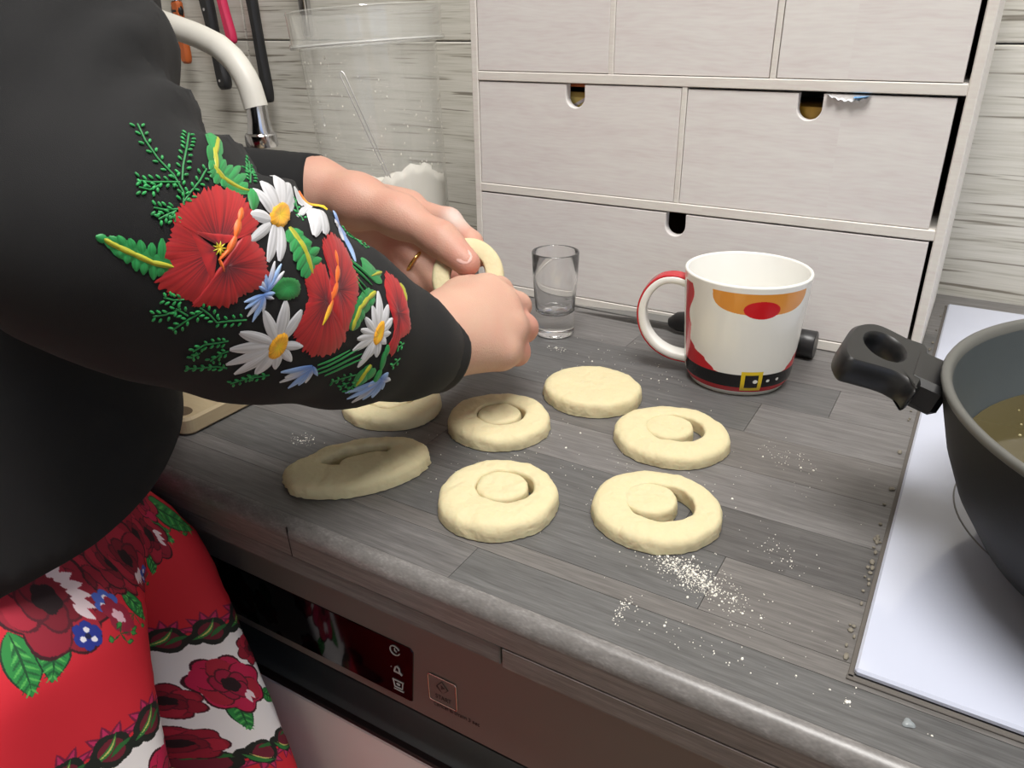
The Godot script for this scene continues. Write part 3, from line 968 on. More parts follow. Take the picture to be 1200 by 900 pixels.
func slab_handle(w: float, l: float, th: float, swell: float) -> Mb:
	# knife handle hanging down from y = 0, butt at -l, flat towards the room (+z)
	var o := []
	for q in [[0.42, 0.0], [0.5, -0.12], [0.44, -0.4], [0.46, -0.7], [0.5 + swell, -0.88], [0.36 + swell, -0.985], [0.0, -1.0], [-0.36, -0.985], [-0.5, -0.9], [-0.44, -0.6], [-0.40, -0.3], [-0.5, -0.1], [-0.42, 0.0]]:
		o.append(Vector2(q[0] * w, -q[1] * l))
	var b := Mb.new()
	b.prism(smooth_loop(o, 3), -th / 2, th / 2, Transform3D(Basis(Vector3(1, 0, 0), Vector3(0, 0, 1), Vector3(0, -1, 0)), Vector3.ZERO), th * 0.28, true)
	return b

func hang_knife(called: String, label: String, cat: String, butt: Vector3, lean: float, w: float, l: float, th: float, m: Material, swell := 0.08, rivets: Array = [], blade := 0.16) -> void:
	var t := thing(called, label, cat, Vector3.ZERO, "")
	t.transform = Transform3D(Basis(Vector3(0, 0, 1), lean), butt + Vector3(-sin(lean), cos(lean), 0) * l)
	var h := part("handle", slab_handle(w, l, th, swell), m, t)
	for r in rivets:
		var b := Mb.new()
		b.lathe([Vector2(0.0022, 0), Vector2(0.0021, 0.0006), Vector2(0, 0.0009)], 14, Vector3.ZERO, 0.6, Transform3D(Basis(Vector3(1, 0, 0), Vector3(0, 0, 1), Vector3(0, -1, 0)), Vector3(0, -r * l, th / 2)))
		part("rivet", b, M.chrome, h)
	var bl := Mb.new()
	bl.prism(PackedVector2Array([Vector2(-w * 0.45, 0.004), Vector2(w * 0.45, 0.004), Vector2(w * 0.45, -blade * 0.7), Vector2(-w * 0.3, -blade), Vector2(-w * 0.45, -blade * 0.98)]), -0.0009, 0.0009, Transform3D(Basis(Vector3(1, 0, 0), Vector3(0, 0, 1), Vector3(0, -1, 0)), Vector3.ZERO))
	part("blade", bl, M.steel, t)

func build_wall_tools() -> void:
	var rail := thing("magnetic_strip", "black magnetic knife strip on the wall above the knives", "knife rack", Vector3(-0.47, 0.42, 0.0))
	boxpart("bar", Vector3(0, 0, 0.0105), Vector3(0.46, 0.035, 0.018), M.black_plastic, rail, 0.003)
	var blk := mat(rgb(34, 34, 36), 0.45)
	hang_knife("knife", "knife with black riveted handle hanging on the wall left of the pink handle", "knife", Vector3(-0.5605, 0.1655, 0.0275), 0.085, 0.0215, 0.127, 0.015, blk, 0.1, [0.15, 0.9])
	hang_knife("knife", "small knife with a plain raspberry pink handle on the wall", "knife", Vector3(-0.5285, 0.228, 0.0275), 0.18, 0.0165, 0.10, 0.012, mat(rgb(214, 48, 92), 0.4), 0.0)
	hang_knife("knife", "long all-black smooth handled knife hanging nearest the clear jar", "knife", Vector3(-0.4715, 0.151, 0.0275), 0.055, 0.0175, 0.16, 0.014, blk, 0.0, [], 0.14)
	hang_knife("peeler", "tool with an orange handle hanging behind the sleeve edge", "peeler", Vector3(-0.636, 0.2, 0.0275), 0.0, 0.017, 0.085, 0.012, mat(rgb(190, 96, 44), 0.4), 0.0)
	var lad := thing("ladle", "chrome ladle handle hanging at the wall behind the shoulder", "ladle")
	var b := Mb.new()
	b.tube([Vector3(-0.638, 0.285, 0.026), Vector3(-0.64, 0.35, 0.024), Vector3(-0.642, 0.43, 0.026)], [0.008, 0.007, 0.006], 12)
	part("handle", b, M.chrome, lad)
	b = Mb.new()
	b.blob(Vector3(-0.637, 0.272, 0.028), Vector3(0.012, 0.012, 0.006))
	part("end_cap", b, M.black_plastic, lad)
	var rod := thing("utensil_handle", "straight chrome handle hanging behind the rim of the clear jar", "utensil")
	b = Mb.new()
	b.tube([Vector3(-0.3765, 0.236, 0.03), Vector3(-0.3775, 0.24, 0.03), Vector3(-0.3865, 0.44, 0.028)], [0.004, 0.0078, 0.0078], 16)
	part("handle", b, M.chrome, rod)

func build_small() -> void:
	# shot glass
	var g := thing("shot_glass", "small empty shot glass with a thick base beside the right hand", "glass", Vector3(0.1308, 0.0006, 0.2831))
	var b := Mb.new()
	b.lathe([Vector2(0, 0.0004), Vector2(0.0155, 0.0), Vector2(0.0172, 0.001), Vector2(0.0176, 0.003), Vector2(0.0172, 0.02), Vector2(0.0178, 0.024), Vector2(0.0198, 0.055), Vector2(0.0207, 0.0745), Vector2(0.0203, 0.0755), Vector2(0.0194, 0.0755), Vector2(0.0189, 0.0745), Vector2(0.0180, 0.055), Vector2(0.0160, 0.026), Vector2(0.0148, 0.0225), Vector2(0.009, 0.0195), Vector2(0, 0.0188)], 56, Vector3.ZERO, 1.3)
	part("glass_body", b, M.glass, g)
	# knife lying in front of the chest
	var k := thing("carving_knife", "grey bladed knife with a thick round black handle lying behind the mug", "knife")
	b = Mb.new()
	var o := PackedVector2Array([Vector2(0.1165, 0.0), Vector2(0.15, -0.005), Vector2(0.19, -0.0115), Vector2(0.223, -0.0125), Vector2(0.223, 0.004), Vector2(0.19, 0.0035), Vector2(0.15, 0.002)])
	b.prism(o, 0.0042, 0.0056, Transform3D(Basis(Vector3(0, 0, 1), 0.012), Vector3(0, 0, 0.226)))
	part("blade", b, mat(rgb(140, 140, 138), 0.3, 0.6), k)
	b = Mb.new()
	b.tube([Vector3(0.219, 0.0075, 0.2268), Vector3(0.226, 0.0098, 0.2268), Vector3(0.245, 0.0118, 0.227), Vector3(0.29, 0.0118, 0.2275), Vector3(0.336, 0.0118, 0.229)], [0.0045, 0.0085, 0.0108, 0.0112, 0.0114], 24)
	part("handle", b, M.black_plastic, k)
	b = Mb.new()
	b.tube([Vector3(0.336, 0.0118, 0.229), Vector3(0.3448, 0.0118, 0.2293), Vector3(0.3455, 0.0118, 0.2293)], [0.0114, 0.0116, 0.0108], 24)
	part("end_cap", b, mat(rgb(38, 38, 40), 0.35), k)
	# cutting board
	var cb := thing("cutting_board", "pale wooden cutting board with a dark stained corner left of the dough", "cutting board")
	var wm := wood_mat(M.chest_tex, Vector3(4, 4, 4), Vector3(0.2, 0.1, 0), rgb(198, 182, 148), 0.6)
	var oo := []
	for q in [Vector2(0.0025, 0.3), Vector2(0.0025, 0.45), Vector2(0.0025, 0.565), Vector2(0.001, 0.5755), Vector2(-0.008, 0.5795), Vector2(-0.06, 0.58), Vector2(-0.18, 0.58)]:
		oo.append(q)
	var tt := Transform3D(Basis.IDENTITY, Vector3(0, 0, 0))
	b = Mb.new()
	var poly := PackedVector2Array([Vector2(0.0015, 0.36)])
	for q in arc(Vector2(-0.0075, 0.570), 0.009, 0, PI / 2, 6): poly.append(q)
	poly.append(Vector2(-0.17, 0.579)); poly.append(Vector2(-0.17, 0.36))
	b.prism(poly, 0.0006, 0.0136, tt, 0.0018, false)
	part("board", b, wm, cb)
	b = Mb.new()
	b.blob(Vector3(-0.0135, 0.0134, 0.5695), Vector3(0.010, 0.0006, 0.0075), 6, 18)
	part("stain", b, mat(rgb(88, 72, 52), 0.7), cb)
	# flour strewn over the worktop: [centre x, z, reach x, reach z, turn, how many]
	b = Mb.new()
	var spots := [[0.350, 0.545, 0.024, 0.009, 0.35, 650], [0.350, 0.545, 0.042, 0.016, 0.35, 240], [0.329, 0.586, 0.003, 0.010, 0.0, 60], [0.072, 0.541, 0.010, 0.007, 0.0, 60], [0.150, 0.315, 0.010, 0.006, 0.0, 46], [0.3, 0.45, 0.16, 0.07, 0.0, 90], [0.22, 0.50, 0.12, 0.06, 0.0, 120], [0.22, 0.33, 0.06, 0.05, 0.0, 100], [0.385, 0.505, 0.02, 0.012, 0.3, 50], [0.365, 0.402, 0.022, 0.014, 0.5, 60], [0.40, 0.575, 0.1, 0.03, 0.1, 50], [0.36, 0.59, 0.035, 0.008, 0.1, 40], [0.432, 0.59, 0.002, 0.002, 0.0, 10]]
	for s in spots:
		for i in s[5]:
			var q := Vector2(rng.randfn(0, 0.5) * s[2], rng.randfn(0, 0.5) * s[3]).rotated(s[4])
			var x: float = s[0] + q.x
			var z: float = s[1] + q.y
			if x > 0.424 and z < 0.58 or z > 0.605:
				continue
			var r := rng.randf_range(0.00014, 0.00042) if rng.randf() < 0.93 else rng.randf_range(0.0005, 0.0009)
			b.blob(Vector3(x, r * 0.35, z), Vector3(r, r * 0.7, r * rng.randf_range(0.6, 1.6)), 3, 5)
	tag(part("flour_specks", b, M.flour), "white flour specks strewn over the dark worktop round the dough", "flour", "", "stuff")
	# a drop of water near the corner of the hob
	b = Mb.new()
	b.surf(func(u: float, s: float) -> Vector3:
		var r := 0.0024 * u * (1.0 + 0.2 * sin(TAU * s * 3.0 + 1.0))
		return Vector3(0.4555 + r * cos(TAU * s), 0.0003 + 0.0014 * sqrt(max(0.0, 1.0 - u * u)), 0.5895 + r * sin(TAU * s)), 6, 18, true)
	tag(part("water_drop", b, mat(rgb(140, 146, 148), 0.05)), "small clear drop on the worktop near the hob's front corner", "drop")
	# wedge of daylight curtain rail is not in view: nothing more here

var dough_noise := FastNoiseLite.new()

func dough_body(R: Vector2, r: Vector2, hole: Vector2, th: float, sd: float, ragged := 1.0) -> Mb:
	# cut-out of soft dough: outline of half axes R, hole of half axes r centred at «hole» (r = 0: none)
	var b := Mb.new()
	var ring := r.x > 0
	var n := dough_noise
	var f := func(u: float, s: float) -> Vector3:
		var a := TAU * s
		var dir := Vector2(cos(a), sin(a))
		var wob := 1.0 + 0.022 * n.get_noise_2d(dir.x * 1.3 + sd * 9.0, dir.y * 1.3) + 0.010 * ragged * n.get_noise_2d(dir.x * 9.0 + sd * 5.0, dir.y * 9.0)
		var outer := Vector2(dir.x * R.x, dir.y * R.y) * wob
		if ragged > 2.0:
			outer *= 1.0 + 0.07 * exp(-pow((a - 3.5) / 0.22, 2.0)) - 0.05 * exp(-pow((a - 3.95) / 0.3, 2.0))     # the tail where it was pulled
		var inner := Vector2(dir.x * r.x, dir.y * r.y) * (1.0 + 0.04 * n.get_noise_2d(dir.x + sd * 3.0, dir.y)) + hole
		# profile: outside foot, flared skirt, round shoulder, crown, inner shoulder, inner foot
		var prof := [[0.0, 0.04], [-0.004, 0.12], [0.012, 0.3], [0.012, 0.55], [0.05, 0.76], [0.14, 0.92], [0.32, 1.0], [0.62, 1.02], [0.90, 1.01], [0.975, 0.96], [1.0, 0.84], [1.0, 0.4], [0.99, 0.03]]
		if not ring:
			prof = [[0.0, 0.04], [0.0, 0.15], [0.004, 0.4], [0.014, 0.65], [0.035, 0.84], [0.08, 0.95], [0.18, 1.0], [0.32, 1.01], [0.48, 1.0], [0.64, 1.01], [0.8, 1.0], [0.92, 1.0], [1.0, 1.0]]
		var q: Array = prof[int(round(u * 12))]
		var p := outer.lerp(inner, q[0])
		var y: float = q[1] * th * (1.0 + 0.10 * n.get_noise_2d(p.x * 60.0 + sd * 7.0, p.y * 60.0) * float(q[1] > 0.3))
		if q[1] < 0.2:
			p = outer.lerp(inner, q[0]) * (1.0 + 0.014 * ragged * n.get_noise_2d(dir.x * 26.0 + sd, dir.y * 26.0)) if q[0] < 0.5 else p
		return Vector3(p.x, y + 0.0002, p.y)
	# the cut inner wall keeps a sharp edge against the top
	if ring:
		b.surf(func(u: float, s: float) -> Vector3: return f.call(u * 10.0 / 12.0, s), 10, 96)
		b.surf(func(u: float, s: float) -> Vector3: return f.call((10.0 + u * 2.0) / 12.0, s), 2, 96)
	else:
		b.surf(f, 12, 96)
	return b

func build_dough() -> void:
	dough_noise.seed = 21
	dough_noise.frequency = 1.0
	dough_noise.fractal_octaves = 2
	var rings := [
		[Vector2(0.1798, 0.4585), Vector2(0.0362, 0.0352), Vector2(0.0168, 0.0165), Vector2(0.0005, -0.002), 0.0105, "raw dough ring in the middle of the back row, right of the sleeve cuff"],
		[Vector2(0.2915, 0.4190), Vector2(0.0385, 0.0365), Vector2(0.0192, 0.0182), Vector2(0.0015, -0.0035), 0.0095, "raw dough ring nearest the mug, touching the uncut disc"],
		[Vector2(0.2300, 0.5410), Vector2(0.0352, 0.0362), Vector2(0.0172, 0.0165), Vector2(0.001, -0.006), 0.0115, "raw dough ring in the front row with a plump lumpy near rim"],
		[Vector2(0.3140, 0.5045), Vector2(0.0372, 0.0362), Vector2(0.0192, 0.0185), Vector2(0.002, -0.0015), 0.0095, "raw dough ring with the widest gap, front right of the group"],
		[Vector2(0.0965, 0.4735), Vector2(0.0368, 0.0352), Vector2(0.0172, 0.0172), Vector2(0.0, 0.0), 0.0098, "raw dough ring half hidden under the embroidered sleeve"]]
	var k := 1.0
	for r in rings:
		var t := thing("dough_ring", r[5], "dough ring", Vector3(r[0].x, 0, r[0].y), "raw dough rings on the worktop")
		part("ring", dough_body(r[1], r[2], r[3], r[4], k), M.dough, t)
		k += 1.0
	var discs := [
		[Vector2(0.1785, 0.4560), 0.0156, 0.0098, "small round dough centre inside the ring right of the cuff"],
		[Vector2(0.2880, 0.4145), 0.0166, 0.0092, "small round dough centre inside the ring nearest the mug"],
		[Vector2(0.2292, 0.5345), 0.0158, 0.0110, "small round dough centre in the lumpy front row ring"],
		[Vector2(0.3092, 0.5020), 0.0158, 0.0098, "small round dough centre in the ring with the widest gap"],
		[Vector2(0.0955, 0.4735), 0.0158, 0.0096, "small dough centre inside the ring under the sleeve"]]
	for r in discs:
		var t := thing("dough_centre", r[3], "dough centre", Vector3(r[0].x, 0, r[0].y), "dough centres lying inside their rings")
		part("disc", dough_body(Vector2(r[1], r[1]), Vector2.ZERO, Vector2.ZERO, r[2], k, 0.5), M.dough, t)
		k += 1.0
	var big := thing("dough_disc", "uncut round dough disc without a hole, between hand and mug", "dough disc", Vector3(0.2165, 0, 0.3840))
	part("disc", dough_body(Vector2(0.0372, 0.0345), Vector2.ZERO, Vector2.ZERO, 0.0112, 30.0, 1.2), M.dough, big)
	# the squashed ring: pulled out to the right, its centre still hanging in it
	var sq := thing("dough_ring", "stretched oval dough ring with a slit hole, squashed at the left", "dough ring", Vector3(0.1345, 0, 0.5535), "raw dough rings on the worktop")
	sq.rotation.y = 0.95
	part("ring", dough_body(Vector2(0.0455, 0.0275), Vector2(0.0222, 0.0080), Vector2(0.000, -0.0062), 0.0105, 40.0, 2.2), M.dough, sq)
	var sc := thing("dough_centre", "stretched dough centre lying in the slit of the squashed oval ring", "dough centre", Vector3(0.1372, 0, 0.5492), "dough centres lying inside their rings")
	sc.rotation.y = 0.95
	part("disc", dough_body(Vector2(0.0182, 0.0083), Vector2.ZERO, Vector2.ZERO, 0.0092, 44.0, 0.8), M.dough, sc)


class Field:
	# signed distances on a grid: limbs are joined smoothly, the surface is meshed with surface nets
	var o: Vector3
	var n: Vector3i
	var c: float
	var d := PackedFloat32Array()
	var cuts := []
	var uncut := PackedFloat32Array()
	func _init(lo: Vector3, hi: Vector3, cell: float) -> void:
		o = lo; c = cell
		n = Vector3i(((hi - lo) / cell).ceil()) + Vector3i.ONE
		d.resize(n.x * n.y * n.z)
		d.fill(0.1)
	func cone(a: Vector3, b: Vector3, ra: float, rb: float, k := 0.01, flat := Vector3.ZERO) -> void:
		# tapered capsule from a to b; «flat» squeezes it along that direction by its length
		var m := maxf(ra, rb) + k + c * 4.0
		var lo := Vector3i(((a.min(b) - Vector3.ONE * m - o) / c).floor()).clamp(Vector3i.ZERO, n - Vector3i.ONE)
		var hi := Vector3i(((a.max(b) + Vector3.ONE * m - o) / c).ceil()).clamp(Vector3i.ZERO, n - Vector3i.ONE)
		var ab := b - a
		var l2 := maxf(ab.length_squared(), 1e-9)
		var fl := flat.length()
		var fn := flat.normalized()
		for z in range(lo.z, hi.z + 1):
			for y in range(lo.y, hi.y + 1):
				var i := (z * n.y + y) * n.x + lo.x
				for x in range(lo.x, hi.x + 1):
					var p := Vector3(o.x + x * c, o.y + y * c, o.z + z * c) - a
					var t := clampf(p.dot(ab) / l2, 0.0, 1.0)
					var q := p - ab * t
					if fl > 0:
						q += fn * (q.dot(fn) * (fl - 1.0))
					var v := q.length() - lerpf(ra, rb, t)
					var w := d[i]
					var h := maxf(k - absf(v - w), 0.0) / k
					d[i] = minf(v, w) - h * h * k * 0.25
					i += 1
	func chain(pts: Array, radii: Array, k := 0.006) -> void:
		for i in pts.size() - 1:
			cone(pts[i], pts[i + 1], radii[i], radii[i + 1], k)
	func cut(at: Vector3, dir: Vector3, reach := 9.0) -> void:
		# takes away what lies beyond the plane, on the side «dir» points to, near «at»
		if cuts.is_empty():
			uncut = d.duplicate()
		cuts.append([at, dir, reach])
		var i := 0
		for z in n.z:
			for y in n.y:
				for x in n.x:
					var q := Vector3(o.x + x * c, o.y + y * c, o.z + z * c) - at
					var v := q.dot(dir)
					if v > d[i] and q.length_squared() < reach * reach:
						d[i] = v
					i += 1
	func bend(f: Callable, reach := 0.02) -> void:
		var i := 0
		for z in n.z:
			for y in n.y:
				for x in n.x:
					if absf(d[i]) < reach:
						d[i] += f.call(Vector3(o.x + x * c, o.y + y * c, o.z + z * c))
					i += 1
	func at(p: Vector3) -> float:
		var g := ((p - o) / c).clamp(Vector3.ZERO, Vector3(n) - Vector3.ONE * 1.001)
		var b := Vector3i(g.floor())
		var f := g - Vector3(b)
		var i := (b.z * n.y + b.y) * n.x + b.x
		var sy := n.x
		var sz := n.x * n.y
		var a0 := lerpf(lerpf(d[i], d[i + 1], f.x), lerpf(d[i + sy], d[i + sy + 1], f.x), f.y)
		var a1 := lerpf(lerpf(d[i + sz], d[i + sz + 1], f.x), lerpf(d[i + sz + sy], d[i + sz + sy + 1], f.x), f.y)
		return lerpf(a0, a1, f.z)
	func slope(p: Vector3) -> Vector3:
		var h := c * 0.9
		return Vector3(at(p + Vector3(h, 0, 0)) - at(p - Vector3(h, 0, 0)), at(p + Vector3(0, h, 0)) - at(p - Vector3(0, h, 0)), at(p + Vector3(0, 0, h)) - at(p - Vector3(0, 0, h))).normalized()
	func onto(p: Vector3) -> Vector3:
		# the nearest point of the surface
		for i in 6:
			p -= slope(p) * at(p)
		return p
	func net(verts: PackedVector3Array, norms: PackedVector3Array, index: PackedInt32Array) -> void:
		var ids := PackedInt32Array()
		ids.resize(d.size())
		ids.fill(-1)
		var sy := n.x
		var sz := n.x * n.y
		var corner := [0, 1, sy, sy + 1, sz, sz + 1, sz + sy, sz + sy + 1]
		var near := c * 3.6
		for z in n.z - 1:
			for y in n.y - 1:
				var i := (z * n.y + y) * n.x - 1
				for x in n.x - 1:
					i += 1
					if absf(d[i]) > near:
						continue
					var inside := 0
					for k in 8:
						if d[i + corner[k]] < 0:
							inside += 1
					if inside == 0 or inside == 8:
						continue
					var s := Vector3.ZERO
					var m := 0
					for e in 12:
						var ax := e / 4
						var u: int = [[0, 2, 4, 6], [0, 1, 4, 5], [0, 1, 2, 3]][ax][e % 4]
						var w: int = u + [1, 2, 4][ax]
						var du := d[i + corner[u]]
						var dw := d[i + corner[w]]
						if (du < 0) != (dw < 0):
							var t := du / (du - dw)
							var p := Vector3(u & 1, (u >> 1) & 1, (u >> 2) & 1)
							p[ax] += t
							s += p
							m += 1
					ids[i] = verts.size()
					var v := o + (Vector3(x, y, z) + s / m) * c
					for q in cuts:
						var off: float = (v - q[0]).dot(q[1])
						if absf(off) < c * 0.8 and v.distance_squared_to(q[0]) < q[2] * q[2]:
							v -= q[1] * off
							# and out to where the plane meets the uncut surface, so that hems run clean
							var kept := d
							d = uncut
							for k in 3:
								var e := at(v)
								if absf(e) < c * 1.1:
									var sl := slope(v)
									sl -= q[1] * sl.dot(q[1])
									if sl.length() > 0.3:
										v -= sl.normalized() * e / sl.length()
							d = kept
					verts.append(v)
					norms.append(slope(v))
		for z in range(1, n.z - 1):
			for y in range(1, n.y - 1):
				var i := (z * n.y + y) * n.x
				for x in range(1, n.x - 1):
					i += 1
					var a := d[i]
					if absf(a) > near:
						continue
					for ax in 3:
						var st: int = [1, sy, sz][ax]
						var b := d[i + st]
						if (a < 0) == (b < 0):
							continue
						var s1: int = [sy, sz, 1][ax]
						var s2: int = [sz, 1, sy][ax]
						var q := [ids[i - s1 - s2], ids[i - s2], ids[i], ids[i - s1]]
						if q[0] < 0 or q[1] < 0 or q[2] < 0 or q[3] < 0:
							continue
						if a < 0:
							index.append_array(PackedInt32Array([q[0], q[2], q[1], q[0], q[3], q[2]]))
						else:
							index.append_array(PackedInt32Array([q[0], q[1], q[2], q[0], q[2], q[3]]))

func skin_mesh(fields: Array, m: Material, color = null) -> ArrayMesh:
	# several fields in one mesh
	var vs := PackedVector3Array()
	var ns := PackedVector3Array()
	var ix := PackedInt32Array()
	for f in fields:
		var v := PackedVector3Array()
		var nn := PackedVector3Array()
		var q := PackedInt32Array()
		f.net(v, nn, q)
		var base := vs.size()
		vs.append_array(v)
		ns.append_array(nn)
		for k in q:
			ix.append(k + base)
	var arrays := []
	arrays.resize(Mesh.ARRAY_MAX)
	arrays[Mesh.ARRAY_VERTEX] = vs
	arrays[Mesh.ARRAY_NORMAL] = ns
	arrays[Mesh.ARRAY_INDEX] = ix
	if color != null:
		var cs := PackedColorArray()
		for v in vs:
			cs.append(color.call(v))
		arrays[Mesh.ARRAY_COLOR] = cs
	var out := ArrayMesh.new()
	out.add_surface_from_arrays(Mesh.PRIMITIVE_TRIANGLES, arrays)
	out.surface_set_material(0, m)
	return out

# joints of the person (metres, worktop at y = 0)
const SHOULDER_R := Vector3(-0.038, 0.41, 0.600)
const SHOULDER_L := Vector3(-0.34, 0.41, 0.59)
const ELBOW_R := Vector3(0.1289, 0.1835, 0.6751)
const ELBOW_L := Vector3(-0.26, 0.145, 0.57)
const WRIST_R := Vector3(0.1523, 0.0745, 0.5017)
const WRIST_L := Vector3(-0.0415, 0.1319, 0.3962)

func right_hand() -> Field:
	var f := Field.new(Vector3(0.095, 0.01, 0.36), Vector3(0.225, 0.14, 0.55), 0.0024)
	var w := WRIST_R
	var mc := [Vector3(0.1562, 0.0876, 0.4336), Vector3(0.1685, 0.0791, 0.4336), Vector3(0.1791, 0.0679, 0.4412), Vector3(0.1828, 0.0578, 0.4576)]
	f.cone(Vector3(0.150, 0.078, 0.535), w, 0.025, 0.0235, 0.01)
	var rad := [0.0135, 0.0132, 0.0122, 0.0115]
	for i in 4:
		f.cone(w + (mc[i] - w) * 0.1 + Vector3(0, -0.001, 0.0) , mc[i], 0.0205, rad[i], 0.012)
		f.cone((w + mc[i]) / 2 + Vector3(-0.012, -0.006, -0.008), mc[i] + Vector3(-0.008, -0.006, -0.006), 0.015, 0.010, 0.012)
	# fingers curl round towards the dough
	f.chain([mc[0], Vector3(0.1452, 0.0775, 0.3992), Vector3(0.1275, 0.0715, 0.3920), Vector3(0.1180, 0.0680, 0.3990)], [0.0105, 0.0092, 0.0082, 0.0074])
	f.chain([mc[1], Vector3(0.1600, 0.0674, 0.3983), Vector3(0.1425, 0.0600, 0.3900), Vector3(0.1310, 0.0565, 0.3985)], [0.0108, 0.0095, 0.0084, 0.0076])
	f.chain([mc[2], Vector3(0.1735, 0.0574, 0.4127), Vector3(0.1560, 0.0480, 0.4030), Vector3(0.1420, 0.0460, 0.4080)], [0.0102, 0.0098, 0.0082, 0.0074])
	f.chain([mc[3], Vector3(0.1790, 0.0470, 0.4320), Vector3(0.1640, 0.0390, 0.4210), Vector3(0.1530, 0.0385, 0.4240)], [0.0095, 0.0088, 0.0074, 0.0066])
	# thumb on the far side
	f.chain([Vector3(0.1455, 0.0815, 0.4800), Vector3(0.1365, 0.0815, 0.4365), Vector3(0.1265, 0.0765, 0.4105), Vector3(0.1170, 0.0735, 0.3985)], [0.0150, 0.0118, 0.0100, 0.0086], 0.012)
	return f

func left_hand() -> Field:
	var f := Field.new(Vector3(-0.085, 0.01, 0.31), Vector3(0.145, 0.175, 0.445), 0.0025)
	var w := WRIST_L
	var mc := [Vector3(0.0279, 0.1157, 0.3530), Vector3(0.0123, 0.1013, 0.3511), Vector3(0.0046, 0.0869, 0.3573), Vector3(0.0009, 0.0752, 0.3725)]
	f.cone(Vector3(-0.09, 0.1335, 0.412), w, 0.026, 0.0245, 0.01)
	for i in 4:
		f.cone(w + (mc[i] - w) * 0.1, mc[i], 0.022, [0.0135, 0.013, 0.0125, 0.0115][i], 0.014)
	f.cone(w, Vector3(-0.013, 0.098, 0.3800), 0.02, 0.0175, 0.015)
	f.cone(Vector3(-0.013, 0.098, 0.3800), mc[3], 0.0175, 0.012, 0.012)
	# thumb: ball, knuckle, tip
	f.chain([w + Vector3(0.012, 0.004, 0.0), Vector3(0.0106, 0.1290, 0.3955), Vector3(0.0534, 0.1215, 0.3950), Vector3(0.0935, 0.1085, 0.3977), Vector3(0.1193, 0.0954, 0.4024)], [0.021, 0.0195, 0.0152, 0.0118, 0.0088], 0.012)
	f.cone(Vector3(0.105, 0.1027, 0.3998), Vector3(0.1193, 0.0954, 0.4024), 0.0112, 0.0092, 0.005)
	f.cone(Vector3(0.0106, 0.1290, 0.3955), mc[0], 0.014, 0.012, 0.014)
	# fingers
	f.chain([mc[0], Vector3(0.0728, 0.1118, 0.3578), Vector3(0.0995, 0.0998, 0.3665), Vector3(0.1153, 0.0928, 0.3790)], [0.0112, 0.0098, 0.0085, 0.0074])
	f.chain([mc[1], Vector3(0.0467, 0.0824, 0.3408), Vector3(0.0701, 0.0708, 0.3525), Vector3(0.0900, 0.0655, 0.3695)], [0.0110, 0.0100, 0.0087, 0.0076])
	f.chain([mc[2], Vector3(0.0404, 0.0632, 0.3489), Vector3(0.0599, 0.0540, 0.3617), Vector3(0.0742, 0.0499, 0.3748)], [0.0104, 0.0096, 0.0083, 0.0074])
	f.chain([mc[3], Vector3(0.0301, 0.0535, 0.3606), Vector3(0.0486, 0.0460, 0.3666), Vector3(0.0644, 0.0445, 0.3773)], [0.0096, 0.0086, 0.0074, 0.0066])
	return f

func torso(f: Field, grow: float, low: float, back: float) -> void:
	var k := 0.06
	f.cone(Vector3(-0.012, low, 0.692 + back), Vector3(-0.065, 0.31, 0.60), 0.083 + grow, 0.09 + grow, k)
	f.cone(Vector3(-0.20, low, 0.70 + back), Vector3(-0.285, 0.31, 0.60), 0.083 + grow, 0.09 + grow, k)
	f.cone(Vector3(-0.105, low, 0.745 + back), Vector3(-0.175, 0.33, 0.635), (0.11 if grow >= 0 else 0.095) + grow, 0.10 + grow, k)
	if grow >= 0:
		f.cone(Vector3(-0.032, -0.06, 0.758), Vector3(-0.075, 0.2, 0.69), 0.088, 0.07, 0.04)
		f.cone(Vector3(-0.178, -0.06, 0.758), Vector3(-0.21, 0.2, 0.69), 0.088, 0.07, 0.04)
		f.cone(Vector3(0.048, -0.06, 0.676), Vector3(-0.024, 0.16, 0.654), 0.080, 0.052, 0.03)
	f.cone(Vector3(-0.105, 0.27, 0.545), Vector3(-0.11, 0.25, 0.55), 0.068 + grow, 0.068 + grow, 0.05)
	f.cone(Vector3(-0.25, 0.27, 0.545), Vector3(-0.245, 0.25, 0.55), 0.068 + grow, 0.068 + grow, 0.05)
	f.cone(SHOULDER_R + Vector3(-0.03, 0.005, 0.0), Vector3(-0.18, 0.455, 0.58), 0.048 + grow, 0.05 + grow, k)
	f.cone(SHOULDER_L + Vector3(0.03, 0.005, 0.0), Vector3(-0.18, 0.455, 0.58), 0.048 + grow, 0.05 + grow, k)

